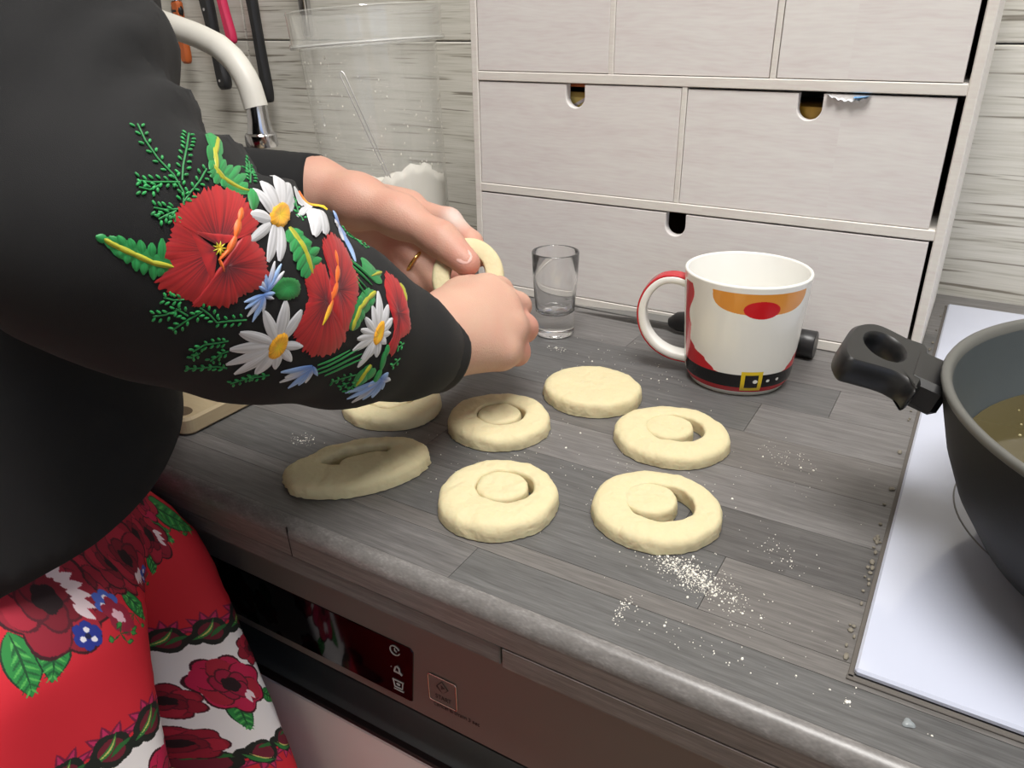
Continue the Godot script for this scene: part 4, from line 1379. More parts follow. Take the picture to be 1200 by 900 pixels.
func build_person() -> void:
	var t := thing("person", "person in a black blouse with flower-embroidered sleeve and red floral skirt, holding dough", "person", Vector3(0, 0, 0))
	var tone := FastNoiseLite.new()
	tone.seed = 4; tone.frequency = 60.0
	var tips := [Vector3(0.1193, 0.0954, 0.4024), Vector3(0.1735, 0.0574, 0.4127), Vector3(0.1153, 0.0928, 0.3790), Vector3(0.0900, 0.0655, 0.3695), Vector3(0.1790, 0.0470, 0.4320), Vector3(0.0046, 0.0869, 0.3573)]
	var sm := vmat(0.55)
	sm.subsurf_scatter_enabled = true
	sm.subsurf_scatter_strength = 0.1
	bump(sm, 0.09, 0.02, Vector3(30, 30, 30), true, 4)
	var flesh := lin(rgb(200, 163, 142))
	var pink := lin(rgb(196, 130, 116))
	var skin := func(p: Vector3) -> Color:
		var r := 0.16 + 0.22 * tone.get_noise_3dv(p * 0.7)
		for q in tips:
			r += 0.55 * exp(-p.distance_squared_to(q) / 0.0004)
		if p.x < 0.10 and p.z < 0.42:
			r += 0.22
		var dusted := 0.75 * exp(-p.distance_squared_to(Vector3(0.083, 0.117, 0.360)) / 0.00016)
		return flesh.lerp(pink, clampf(r, 0.0, 0.9)).lerp(Color(0.62, 0.56, 0.52), dusted)
	# ---- body under the clothes: head, neck, trunk, arms, legs
	var bd := Field.new(Vector3(-0.45, -0.92, 0.40), Vector3(0.22, 0.86, 0.90), 0.013)
	torso(bd, -0.035, 0.03, 0.0)
	bd.cone(SHOULDER_R, ELBOW_R, 0.045, 0.038, 0.03)
	bd.chain([ELBOW_R, ELBOW_R.lerp(WRIST_R, 0.35), Vector3(0.1505, 0.078, 0.525)], [0.038, 0.037, 0.024], 0.02)
	bd.cone(SHOULDER_L, ELBOW_L, 0.045, 0.038, 0.03)
	bd.chain([ELBOW_L, ELBOW_L.lerp(WRIST_L, 0.35), Vector3(-0.07, 0.133, 0.405)], [0.038, 0.036, 0.025], 0.02)
	bd.cone(Vector3(-0.18, 0.42, 0.60), Vector3(-0.175, 0.56, 0.56), 0.052, 0.05, 0.03)
	for s in [-1, 1]:
		bd.cone(Vector3(-0.11 + s * 0.065, -0.04, 0.735), Vector3(-0.11 + s * 0.085, -0.46, 0.745), 0.070, 0.054, 0.03)
		bd.cone(Vector3(-0.11 + s * 0.085, -0.46, 0.73), Vector3(-0.11 + s * 0.085, -0.84, 0.74), 0.055, 0.035, 0.02)
		bd.cone(Vector3(-0.11 + s * 0.085, -0.875, 0.75), Vector3(-0.11 + s * 0.09, -0.885, 0.64), 0.034, 0.026, 0.02)
	# ---- head, looking down at the hands
	var hd := Field.new(Vector3(-0.30, 0.50, 0.38), Vector3(-0.03, 0.82, 0.70), 0.0045)
	var hb := Basis(Vector3(1, 0, 0), 0.55) * Basis(Vector3(0, 1, 0), PI)      # local +z is the face, here turned to -z and down
	var hp := Vector3(-0.165, 0.655, 0.53)
	var hv := func(x: float, y: float, z: float) -> Vector3: return hp + Basis(Vector3(1, 0, 0), -0.55) * Vector3(x, y, -z)
	hd.cone(hv.call(0, 0.03, -0.02), hv.call(0, 0.02, 0.012), 0.078, 0.070, 0.03)
	hd.cone(hv.call(0, -0.03, 0.022), hv.call(0, -0.085, 0.052), 0.056, 0.026, 0.03)
	hd.cone(hv.call(0, 0.0, 0.082), hv.call(0, -0.035, 0.098), 0.008, 0.011, 0.012)
	hd.cone(hv.call(-0.016, -0.036, 0.086), hv.call(0.016, -0.036, 0.086), 0.007, 0.007, 0.010)
	hd.cone(hv.call(-0.018, -0.063, 0.076), hv.call(0.018, -0.063, 0.076), 0.0065, 0.0065, 0.008)
	hd.cone(hv.call(-0.016, -0.071, 0.074), hv.call(0.016, -0.071, 0.074), 0.007, 0.007, 0.006)
	for s in [-1, 1]:
		hd.cone(hv.call(s * 0.02, 0.014, 0.078), hv.call(s * 0.045, 0.012, 0.066), 0.009, 0.008, 0.012)
		hd.cone(hv.call(s * 0.076, 0.012, -0.005), hv.call(s * 0.074, -0.028, 0.0), 0.014, 0.009, 0.006)
	hd.cone(Vector3(-0.177, 0.52, 0.575), hv.call(0, -0.05, -0.02), 0.05, 0.05, 0.03)
	var rh := right_hand()
	var lh := left_hand()
	put("body", skin_mesh([bd, hd, rh, lh], sm, skin), t)
	var eye := mat(rgb(235, 232, 228), 0.2)
	for s in [-1, 1]:
		var b := Mb.new()
		b.blob(hv.call(s * 0.031, -0.002, 0.0665), Vector3(0.0115, 0.0115, 0.0115), 8, 12)
		var e := part("eye", b, eye, t)
		b = Mb.new()
		b.blob(hv.call(s * 0.031, -0.0055, 0.0755), Vector3(0.005, 0.005, 0.004), 6, 10)
		part("iris", b, mat(rgb(70, 50, 36), 0.2), e)
	# hair gathered in a bun
	var hf := Field.new(Vector3(-0.33, 0.52, 0.42), Vector3(0.0, 0.88, 0.82), 0.008)
	hf.cone(hv.call(0, 0.042, -0.028), hv.call(0, 0.05, 0.0), 0.084, 0.074, 0.03)
	hf.cone(hv.call(0, 0.0, -0.055), hv.call(0, -0.02, -0.05), 0.066, 0.055, 0.03)
	hf.cone(hv.call(0, 0.05, -0.125), hv.call(0, 0.05, -0.13), 0.042, 0.04, 0.02)
	hf.cut(hv.call(0, 0.052, 0.05), (hv.call(0, -0.02, 1.0) as Vector3 - hv.call(0, 0.32, 0.0)).normalized())
	var hairm := mat(rgb(70, 48, 34), 0.5)
	put("hair", skin_mesh([hf], hairm), t)
	# ---- blouse
	var bl := blouse_field()
	var cloth := mat(rgb(13, 13, 15), 0.9)
	cloth.rim_enabled = true
	cloth.rim = 0.12
	bump(cloth, 0.2, 0.012, Vector3(60, 60, 60), true, 2)
	var bo := put("blouse", skin_mesh([bl], cloth), t)
	for q in [[Vector3(0.1597, 0.0663, 0.4969), Vector3(0.100, -0.486, -0.868), 0.0246], [Vector3(-0.0305, 0.1325, 0.3897), Vector3(0.8587, -0.0133, -0.5123), 0.0272]]:
		var ax_: Vector3 = (q[1] as Vector3).normalized()
		var x_ := ax_.cross(Vector3.UP).normalized()
		var cf := Mb.new()
		cf.lathe([Vector2(q[2] + 0.001, -0.022), Vector2(q[2] + 0.0030, -0.016), Vector2(q[2] + 0.0026, -0.010), Vector2(q[2] + 0.0016, -0.002), Vector2(q[2] + 0.0008, 0.0006), Vector2(q[2] - 0.0012, 0.0008), Vector2(q[2] - 0.0022, -0.001), Vector2(q[2] - 0.002, -0.02)], 48, Vector3.ZERO, 1.5, Transform3D(Basis(x_, ax_, x_.cross(ax_)), q[0]))
		part("cuff", cf, cloth, bo)
	embroider(bl, bo)
	build_skirt(t)
	# nails and ring
	var nm := mat(rgb(226, 184, 174), 0.22)
	for q in [[Vector3(0.1193, 0.0954, 0.4024), Vector3(0.1193 - 0.105, 0.0954 - 0.1027, 0.4024 - 0.3998), Vector3(0.40, 0.55, 0.62), 0.0088]]:
		var axis: Vector3 = (q[1] as Vector3).normalized()
		var up: Vector3 = (q[2] - axis * axis.dot(q[2])).normalized()
		var b := Mb.new()
		b.blob(q[0] + up * (q[3] * 0.90) - axis * 0.002, Vector3(0.0064, 0.0020, 0.0082), 10, 16, Basis(up.cross(axis), up, axis))
		part("thumbnail", b, nm, t)
	var ra := Vector3(0.0046, 0.0869, 0.3573)
	var rb := Vector3(0.0404, 0.0632, 0.3489)
	var ax := (rb - ra).normalized()
	var rc := ra.lerp(rb, 0.72)
	var e1 := ax.cross(Vector3.UP).normalized()
	var e2 := ax.cross(e1)
	var loop := []
	for i in 33:
		loop.append(rc + (e1 * cos(TAU * i / 32.0) + e2 * sin(TAU * i / 32.0)) * 0.0103)
	var rm := Mb.new()
	rm.tube(loop, [0.0016], 10, 1.7, ax)
	part("wedding_ring", rm, mat(rgb(222, 186, 110), 0.2, 1.0), t)
	# shoes under the skirt
	for s in [-1, 1]:
		var b := Mb.new()
		b.blob(Vector3(-0.11 + s * 0.088, -0.872, 0.70), Vector3(0.045, 0.026, 0.125), 10, 20)
		part("shoe", b, M.black_plastic, t)
	# ---- the ring of dough between the hands
	var dr := thing("dough_ring", "raw dough ring held up between the fingers of both hands", "dough ring", Vector3(0.1155, 0.0800, 0.3955))
	var nrm := Vector3(0.40, 0.62, 0.67).normalized()
	var xx := Vector3(0.8587, -0.0133, -0.5123)
	xx = (xx - nrm * xx.dot(nrm)).normalized()
	dr.basis = Basis(xx, nrm, xx.cross(nrm))
	part("ring", dough_body(Vector2(0.0275, 0.0315), Vector2(0.0135, 0.0175), Vector2.ZERO, 0.0095, 60.0, 0.5), M.dough, dr)

func blouse_field() -> Field:
	var f := Field.new(Vector3(-0.46, -0.03, 0.37), Vector3(0.225, 0.53, 0.86), 0.006)
	torso(f, 0.0, -0.06, 0.0)
	# right sleeve, full round the elbow and narrow at the cuff
	f.cone(SHOULDER_R, ELBOW_R + Vector3(-0.006, 0.0, 0.004), 0.056, 0.051, 0.025)
	f.chain([ELBOW_R, Vector3(0.1343, 0.1658, 0.6545), Vector3(0.1398, 0.1395, 0.6180), Vector3(0.1485, 0.1087, 0.5717), Vector3(0.1559, 0.0849, 0.5300), Vector3(0.1596, 0.0668, 0.4977)], [0.053, 0.0525, 0.0512, 0.0433, 0.0318, 0.0245], 0.014)
	# left sleeve
	f.cone(SHOULDER_L, ELBOW_L, 0.058, 0.056, 0.035)
	f.chain([ELBOW_L, Vector3(-0.16, 0.1385, 0.485), Vector3(-0.02, 0.1322, 0.384)], [0.054, 0.042, 0.0282], 0.02)
	# folds: across the crook of the elbow and down the side of the trunk
	var nz := FastNoiseLite.new()
	nz.seed = 12; nz.frequency = 9.0
	f.bend(func(p: Vector3) -> float:
		var v := 0.0
		var crook := exp(-p.distance_squared_to(Vector3(0.115, 0.215, 0.60)) / 0.0042)
		v += crook * 0.0065 * sin((p - Vector3(0.115, 0.215, 0.60)).dot(Vector3(0.75, -0.45, -0.5)) * 260.0 + 3.0 * nz.get_noise_3dv(p))
		if p.y < 0.2:
			v += 0.0022 * sin(p.y * 75.0 + p.z * 40.0 + 5.0 * nz.get_noise_3dv(p * 0.7)) * clampf((0.2 - p.y) * 9.0, 0.0, 1.0) * clampf((p.z - 0.6) * 14.0, 0.0, 1.0) * clampf((0.115 - p.x) * 25.0, 0.0, 1.0)
		return v + 0.0012 * nz.get_noise_3dv(p * 2.0), 0.03)
	f.cut(Vector3(-0.08, 0.0075, 0.74), Vector3(0, -1, -0.39).normalized(), 0.24)
	f.cut(Vector3(-0.08, -0.012, 0.74), Vector3(0, -1, 0), 0.26)
	f.cut(Vector3(-0.18, 0.475, 0.585), Vector3(0, 0.95, -0.3).normalized())
	f.cut(Vector3(0.1589, 0.0702, 0.5038), Vector3(0.100, -0.486, -0.868).normalized(), 0.07)
	f.cut(Vector3(-0.037, 0.1325, 0.3937), Vector3(0.8587, -0.0133, -0.5123).normalized(), 0.085)
	return f

const RED := Color(0.42, 0.009, 0.012)
const DARK_RED := Color(0.10, 0.003, 0.010)
const ORANGE := Color(0.80, 0.14, 0.012)
const EYE_RIM := Color(0.86, 0.40, 0.015)
const YELLOW := Color(0.86, 0.58, 0.02)
const WHITE := Color(0.62, 0.62, 0.645)
const GREEN := Color(0.012, 0.27, 0.06)
const DARK_GREEN := Color(0.008, 0.17, 0.03)
const LIME := Color(0.42, 0.42, 0.02)
const SKY := Color(0.34, 0.50, 0.80)
const BLUE := Color(0.09, 0.20, 0.55)
var sleeve: Field
var sleeve_node: Node
var thread: StandardMaterial3D

func on_sleeve(p: Vector3, lift: float) -> Vector3:
	for i in 3:
		p -= sleeve.slope(p) * sleeve.at(p)
	return p + sleeve.slope(p) * lift

func mm(a: Array, i: int) -> Vector3:
	return Vector3(a[i], a[i + 1], a[i + 2]) / 10000.0

func stitch(called: String, a: Array, c0: Color, c1: Color, lift: float) -> void:
	# one satin-stitched petal, leaf or stroke from a to b, w wide (tenths of a millimetre)
	var p0 := mm(a, 0)
	var p1 := mm(a, 3)
	var w: float = maxf(a[6], 4.0) / 10000.0
	var l := p0.distance_to(p1)
	if l < 0.0008:
		return
	var nu := clampi(int(l / 0.0016), 4, 12)
	var nv := 10 if w > 0.0018 else (5 if w > 0.0010 else 3)
	var tone := []
	for j in nv + 1:
		tone.append(rng.randf_range(0.68, 1.12))
	var d := (p1 - p0) / l
	var pos := []
	for i in nu + 1:
		var t := float(i) / nu
		var mid := on_sleeve(p0.lerp(p1, t), 0.0)
		var nrm := sleeve.slope(mid)
		var side := nrm.cross(d).normalized()
		var wd := w * 0.5 * pow(maxf(sin(PI * pow(lerpf(0.06, 0.97, t), 0.8)), 0.0), 0.55)
		for j in nv + 1:
			var s := float(j) / nv * 2.0 - 1.0
			pos.append(on_sleeve(mid + side * s * wd, lift * 0.0001 * (1.0 - s * s * 0.85) * (0.55 + 0.45 * sin(PI * t)) + 0.00025))
	var b := Mb.new()
	b.surf(func(u: float, v: float) -> Vector3: return pos[int(round(u * nu)) * (nv + 1) + int(round(v * nv))], nu, nv, true, func(u: float, v: float) -> Color: return c0.lerp(c1, clampf(u * 1.3 - 0.1, 0.0, 1.0)) * tone[int(round(v * nv))])
	part(called, b, thread, sleeve_node)

func stitch_fan(called: String, a: Array, c0: Color, c1: Color, lift: float) -> void:
	# a petal of long and short stitches spreading from its heart (first point) to its ragged outline
	var c := mm(a, 0)
	var m := a.size() / 3 - 1
	var rim := []
	for i in m:
		var p := mm(a, 3 + 3 * i)
		var q := mm(a, 3 + 3 * ((i + 1) % m))
		var p_ := mm(a, 3 + 3 * ((i + m - 1) % m))
		var q_ := mm(a, 3 + 3 * ((i + 2) % m))
		for k in 12:
			rim.append(p.cubic_interpolate(q, p_, q_, k / 12.0))
	var n := rim.size()
	var tone := []
	for j in n:
		tone.append(rng.randf_range(0.72, 1.12))
	var rows := 6
	var pos := []
	for i in rows + 1:
		var t := float(i) / rows
		for j in n:
			var ragged: float = 1.0 + (tone[j] - 0.9) * 0.3 * float(i == rows)
			pos.append(on_sleeve(c.lerp(rim[j], t * ragged), (lift + (tone[j] - 0.9) * 1.5) * 0.0001 * sqrt(maxf(0.0, 1.0 - pow(t, 6.0))) * (0.5 + 0.5 * t) + 0.0003))
	var b := Mb.new()
	b.surf(func(u: float, v: float) -> Vector3: return pos[int(round(u * rows)) * n + int(round(v * n)) % n], rows, n, false, func(u: float, v: float) -> Color: return c0.lerp(c1, smoothstep(0.05, 0.70, u + (tone[int(round(v * n)) % n] - 0.9) * 0.7)) * tone[int(round(v * n)) % n])
	part(called, b, thread, sleeve_node)

func sprig(called: String, a: Array, c: Color) -> void:
	# a thread stem with small knots on both sides
	var pts := []
	for i in a.size() / 3:
		pts.append(on_sleeve(mm(a, 3 * i), 0.0003))
	var b := Mb.new()
	b.col = c * 0.8
	b.tube(pts, [0.0004], 5)
	for i in pts.size() - 1:
		var l: float = (pts[i] as Vector3).distance_to(pts[i + 1])
		var k := maxi(2, int(l / 0.0026))
		var d: Vector3 = (pts[i + 1] - pts[i]).normalized()
		for q in k:
			var p: Vector3 = (pts[i] as Vector3).lerp(pts[i + 1], (q + 0.3) / k)
			var nrm := sleeve.slope(p)
			var side := nrm.cross(d).normalized()
			for s in [-1.0, 1.0]:
				var ctr := on_sleeve(p + side * s * rng.randf_range(0.0012, 0.0022) - d * 0.0006, 0.0004)
				var along: Vector3 = (side * s - d * 0.8).normalized()
				b.col = c * rng.randf_range(0.8, 1.35)
				b.blob(ctr, Vector3(0.0006, 0.0005, 0.0012), 4, 6, Basis(nrm.cross(along), nrm, along))
	b.col = Color.WHITE
	part(called, b, thread, sleeve_node)

func embroider(f: Field, on: Node) -> void:
	sleeve = f
	sleeve_node = on
	thread = vmat(0.5)
	thread.rim_enabled = true
	thread.rim = 0.3
	stitch_fan("poppy_petal", [1869,1823,6687, 1821,1932,6815, 1809,1987,6782, 1801,2020,6691, 1793,2021,6575, 1792,1999,6490, 1825,1943,6482, 1861,1864,6483, 1874,1840,6570], DARK_RED, RED, 8)
	stitch_fan("poppy_petal", [1869,1809,6699, 1820,1942,6805, 1819,1885,6862, 1812,1835,6909, 1820,1800,6883, 1799,1735,6931, 1814,1673,6886, 1835,1628,6828, 1863,1665,6763], DARK_RED, RED, 8)
	stitch_fan("poppy_petal", [1883,1741,6680, 1839,1637,6821, 1852,1605,6779, 1877,1581,6701, 1895,1610,6633, 1907,1628,6527, 1899,1718,6488, 1888,1792,6522, 1873,1841,6574], DARK_RED, RED, 10)
	stitch("poppy_fold", [1835,1932,6525, 1859,1884,6574, 34], ORANGE, ORANGE, 13)
	stitch("poppy_fold", [1852,1900,6560, 1874,1834,6619, 40], ORANGE, ORANGE, 13)
	stitch("poppy_fold", [1870,1847,6604, 1878,1786,6670, 31], ORANGE, ORANGE, 13)
	stitch("poppy_fold", [1878,1803,6654, 1874,1771,6707, 20], ORANGE, ORANGE, 13)
	stitch("poppy_fold", [1874,1777,6702, 1881,1725,6698, 14], ORANGE, ORANGE, 13)
	stitch("stamen", [1870,1814,6690, 1875,1808,6663, 8], YELLOW, LIME, 12)
	stitch("stamen", [1870,1814,6690, 1877,1792,6676, 9], YELLOW, LIME, 12)
	stitch("stamen", [1870,1814,6690, 1874,1786,6694, 9], YELLOW, LIME, 12)
	stitch("stamen", [1870,1814,6690, 1870,1793,6711, 8], YELLOW, LIME, 12)
	stitch("stamen", [1870,1814,6690, 1865,1810,6718, 8], YELLOW, LIME, 12)
	stitch("stamen", [1870,1814,6690, 1863,1829,6712, 8], YELLOW, LIME, 12)
	stitch("stamen", [1870,1814,6690, 1863,1840,6695, 9], YELLOW, LIME, 12)
	stitch("stamen", [1870,1814,6690, 1866,1840,6676, 9], YELLOW, LIME, 12)
	stitch("stamen", [1870,1814,6690, 1871,1827,6663, 8], YELLOW, LIME, 12)
	stitch("daisy_petal", [1804,1889,6312, 1740,1990,6327, 100], WHITE, WHITE, 7)
	stitch("daisy_petal", [1785,1890,6269, 1639,1967,6159, 111], WHITE, WHITE, 7)
	stitch("daisy_petal", [1786,1875,6248, 1657,1923,6113, 98], WHITE, WHITE, 7)
	stitch("daisy_petal", [1825,1884,6362, 1780,1983,6407, 74], WHITE, WHITE, 7)
	stitch("daisy_petal", [1844,1864,6394, 1846,1907,6513, 56], WHITE, WHITE, 7)
	stitch("daisy_petal", [1854,1845,6402, 1883,1809,6563, 44], WHITE, WHITE, 7)
	stitch("daisy_petal", [1853,1832,6375, 1900,1710,6486, 56], WHITE, WHITE, 7)
	stitch("daisy_petal", [1845,1823,6336, 1899,1698,6426, 57], WHITE, WHITE, 7)
	stitch_fan("daisy_eye", [1820,1863,6318, 1838,1877,6389, 1811,1896,6342, 1776,1899,6263, 1769,1878,6216, 1804,1841,6237, 1838,1818,6300, 1852,1825,6361, 1852,1847,6394], YELLOW, EYE_RIM, 14)
	stitch("daisy_petal", [1714,1825,6021, 1638,1909,6071, 111], WHITE, WHITE, 7)
	stitch("daisy_petal", [1734,1814,6033, 1849,1737,6172, 84], WHITE, WHITE, 7)
	stitch("daisy_petal", [1739,1799,6013, 1836,1725,6095, 81], WHITE, WHITE, 7)
	stitch("daisy_petal", [1713,1837,6040, 1794,1829,6188, 33], WHITE, WHITE, 7)
	stitch("daisy_eye", [1611,1882,6000, 1707,1780,5937, 55], ORANGE, YELLOW, 12)
	stitch_fan("poppy_petal", [1942,1471,6229, 1909,1608,6170, 1905,1631,6243, 1918,1588,6316, 1929,1516,6319, 1926,1446,6360, 1907,1359,6408, 1903,1285,6376, 1903,1214,6297, 1918,1209,6196, 1936,1266,6131, 1946,1380,6198], DARK_RED, RED, 8)
	stitch_fan("poppy_petal", [1937,1491,6136, 1873,1684,6146, 1840,1715,6084, 1810,1695,5976, 1837,1629,5945, 1881,1546,5954, 1907,1473,5964, 1937,1391,6041, 1942,1313,6100, 1939,1282,6161, 1944,1462,6199, 1917,1582,6156], DARK_RED, RED, 9)
	stitch("poppy_fold", [1868,1655,6063, 1905,1586,6091, 33], ORANGE, ORANGE, 13)
	stitch("poppy_fold", [1902,1593,6087, 1931,1523,6141, 42], ORANGE, ORANGE, 13)
	stitch("poppy_fold", [1929,1529,6132, 1944,1462,6199, 44], ORANGE, ORANGE, 13)
	stitch("poppy_fold", [1943,1466,6187, 1940,1366,6271, 31], ORANGE, YELLOW, 13)
	stitch("daisy_petal", [1857,1324,6524, 1762,1290,6678, 59], WHITE, WHITE, 7)
	stitch("daisy_petal", [1856,1312,6515, 1740,1221,6628, 60], WHITE, WHITE, 7)
	stitch("daisy_petal", [1862,1307,6497, 1779,1197,6548, 65], WHITE, WHITE, 7)
	stitch("daisy_petal", [1869,1307,6481, 1827,1205,6477, 50], WHITE, WHITE, 7)
	stitch("daisy_petal", [1875,1310,6468, 1868,1226,6415, 45], WHITE, WHITE, 7)
	stitch("daisy_petal", [1882,1322,6458, 1906,1287,6368, 48], WHITE, WHITE, 7)
	stitch("daisy_petal", [1862,1339,6522, 1811,1373,6684, 65], WHITE, WHITE, 7)
	stitch("daisy_petal", [1870,1354,6514, 1855,1447,6654, 57], WHITE, WHITE, 7)
	stitch("daisy_petal", [1881,1369,6495, 1895,1517,6548, 52], WHITE, WHITE, 7)
	stitch("daisy_petal", [1888,1374,6476, 1913,1532,6442, 64], WHITE, WHITE, 7)
	stitch("daisy_petal", [1890,1360,6461, 1925,1467,6366, 58], WHITE, WHITE, 7)
	stitch_fan("daisy_eye", [1874,1327,6483, 1850,1305,6524, 1871,1358,6514, 1890,1389,6481, 1900,1378,6443, 1891,1331,6439, 1872,1284,6455, 1849,1262,6487, 1840,1276,6516], YELLOW, EYE_RIM, 14)
	stitch_fan("poppy_petal", [1934,1247,5734, 1824,1434,5670, 1836,1393,5613, 1861,1347,5600, 1929,1215,5638, 1948,1130,5658, 1955,1118,5754, 1945,1039,5816, 1945,1099,5849, 1947,1181,5793, 1898,1353,5771], DARK_RED, RED, 8)
	stitch("leaf", [1852,1358,5595, 1888,1301,5604, 46], LIME, LIME, 7)
	stitch("leaf", [1871,1330,5601, 1905,1276,5622, 46], LIME, LIME, 7)
	stitch("daisy_petal", [1934,1229,5892, 1893,1387,5827, 59], WHITE, WHITE, 7)
	stitch("daisy_petal", [1936,1211,5882, 1917,1307,5787, 54], WHITE, WHITE, 7)
	stitch("daisy_petal", [1938,1196,5879, 1937,1238,5787, 50], WHITE, WHITE, 7)
	stitch("daisy_petal", [1938,1182,5884, 1946,1172,5820, 41], WHITE, WHITE, 7)
	stitch("daisy_petal", [1937,1173,5891, 1944,1125,5858, 42], WHITE, WHITE, 7)
	stitch("daisy_petal", [1935,1162,5905, 1926,1069,5916, 50], WHITE, WHITE, 7)
	stitch("daisy_petal", [1934,1165,5916, 1915,1081,5967, 54], WHITE, WHITE, 7)
	stitch("daisy_petal", [1932,1160,5929, 1889,1044,6019, 55], WHITE, WHITE, 7)
	stitch("daisy_petal", [1932,1180,5935, 1913,1162,6073, 51], WHITE, WHITE, 7)
	stitch("daisy_petal", [1933,1190,5929, 1927,1218,6049, 42], WHITE, WHITE, 7)
	stitch("daisy_petal", [1933,1199,5923, 1932,1259,6024, 37], WHITE, WHITE, 7)
	stitch("daisy_petal", [1934,1209,5916, 1931,1307,5985, 46], WHITE, WHITE, 7)
	stitch("daisy_petal", [1934,1217,5903, 1919,1342,5909, 55], WHITE, WHITE, 7)
	stitch_fan("daisy_eye", [1936,1189,5899, 1930,1155,5936, 1933,1207,5925, 1932,1247,5887, 1934,1248,5848, 1939,1195,5863, 1938,1153,5887, 1932,1136,5921], YELLOW, EYE_RIM, 14)
	stitch("cornflower_petal", [1907,1597,6524, 1901,1685,6420, 26], BLUE, SKY, 7)
	stitch("cornflower_petal", [1907,1597,6524, 1899,1704,6449, 28], BLUE, WHITE, 7)
	stitch("cornflower_petal", [1907,1597,6524, 1904,1666,6442, 26], BLUE, SKY, 7)
	stitch("cornflower_petal", [1907,1597,6524, 1906,1679,6516, 26], BLUE, SKY, 7)
	stitch("cornflower_petal", [1907,1597,6524, 1906,1655,6548, 24], BLUE, WHITE, 7)
	stitch("cornflower_petal", [1907,1597,6524, 1907,1643,6477, 28], BLUE, SKY, 7)
	stitch("cornflower_petal", [1907,1597,6524, 1905,1630,6562, 21], BLUE, SKY, 7)
	stitch("cornflower_petal", [1907,1597,6524, 1906,1652,6417, 25], BLUE, WHITE, 7)
	stitch("cornflower_petal", [1905,1584,6543, 1888,1551,6634, 25], BLUE, SKY, 7)
	stitch("cornflower_petal", [1905,1584,6543, 1882,1513,6624, 26], BLUE, WHITE, 7)
	stitch("cornflower_petal", [1905,1584,6543, 1879,1482,6600, 26], BLUE, SKY, 7)
	stitch("cornflower_petal", [1905,1584,6543, 1889,1506,6576, 26], BLUE, SKY, 7)
	stitch("cornflower_petal", [1905,1584,6543, 1906,1556,6498, 21], BLUE, WHITE, 7)
	stitch("cornflower_petal", [1905,1584,6543, 1892,1581,6636, 23], BLUE, SKY, 7)
	stitch("cornflower_petal", [1905,1584,6543, 1908,1579,6486, 24], BLUE, SKY, 7)
	stitch("cornflower_petal", [1905,1584,6543, 1894,1511,6552, 25], BLUE, WHITE, 7)
	stitch("cornflower_petal", [1878,1161,6308, 1828,1178,6452, 37], BLUE, SKY, 7)
	stitch("cornflower_petal", [1878,1161,6308, 1796,1114,6439, 40], BLUE, WHITE, 7)
	stitch("cornflower_petal", [1878,1161,6308, 1783,1061,6384, 43], BLUE, SKY, 7)
	stitch("cornflower_petal", [1878,1161,6308, 1808,1067,6342, 42], BLUE, SKY, 7)
	stitch("cornflower_petal", [1878,1161,6308, 1820,1140,6426, 40], BLUE, WHITE, 7)
	stitch("cornflower_petal", [1878,1161,6308, 1839,1141,6387, 41], BLUE, SKY, 7)
	stitch("cornflower_petal", [1878,1161,6308, 1855,1094,6262, 24], BLUE, SKY, 7)
	stitch("cornflower_petal", [1878,1161,6308, 1823,1072,6312, 39], BLUE, WHITE, 7)
	stitch("cornflower_petal", [1899,912,5864, 1770,827,6001, 49], BLUE, SKY, 7)
	stitch("cornflower_petal", [1899,912,5864, 1761,786,5958, 50], BLUE, WHITE, 7)
	stitch("cornflower_petal", [1899,912,5864, 1795,788,5909, 55], BLUE, SKY, 7)
	stitch("cornflower_petal", [1899,912,5864, 1794,881,6033, 47], BLUE, SKY, 7)
	stitch("cornflower_petal", [1899,912,5864, 1831,888,5983, 45], BLUE, WHITE, 7)
	stitch("cornflower_petal", [1899,912,5864, 1815,785,5857, 54], BLUE, SKY, 7)
	stitch("cornflower_petal", [1899,912,5864, 1920,948,5831, 50], BLUE, SKY, 7)
	stitch("cornflower_petal", [1899,912,5864, 1899,885,5799, 44], BLUE, WHITE, 7)
	stitch("cornflower_petal", [1899,912,5864, 1863,833,5825, 39], BLUE, SKY, 7)
	stitch("cornflower_petal", [1899,912,5864, 1862,903,5944, 43], BLUE, SKY, 7)
	stitch("cornflower_petal", [1714,1710,5856, 1628,1742,5817, 55], BLUE, SKY, 7)
	stitch("cornflower_petal", [1714,1710,5856, 1750,1728,5922, 55], BLUE, WHITE, 7)
	stitch("cornflower_petal", [1714,1710,5856, 1728,1660,5817, 55], BLUE, SKY, 7)
	stitch("cornflower_petal", [1714,1710,5856, 1796,1632,5874, 55], BLUE, SKY, 7)
	stitch("cornflower_petal", [1714,1710,5856, 1806,1661,5923, 55], BLUE, WHITE, 7)
	stitch("cornflower_petal", [1714,1710,5856, 1843,1588,5910, 55], BLUE, SKY, 7)
	stitch("cornflower_petal", [1714,1710,5856, 1863,1561,5925, 55], BLUE, SKY, 7)
	stitch("cornflower_petal", [1714,1710,5856, 1774,1686,5902, 55], BLUE, WHITE, 7)
	stitch("leaf", [1625,2157,6430, 1721,2110,6538, 49], GREEN, DARK_GREEN, 4)
	stitch("leaf", [1675,2142,6492, 1762,2064,6559, 87], GREEN, DARK_GREEN, 4)
	stitch("leaf", [1738,2097,6557, 1778,2028,6516, 92], GREEN, DARK_GREEN, 4)
	stitch("leaf", [1763,2060,6551, 1788,1980,6426, 90], GREEN, DARK_GREEN, 4)
	stitch("leaf", [1690,2129,6498, 1587,2178,6414, 80], GREEN, GREEN, 6)
	stitch("leaf", [1725,2105,6537, 1754,2082,6587, 36], GREEN, GREEN, 6)
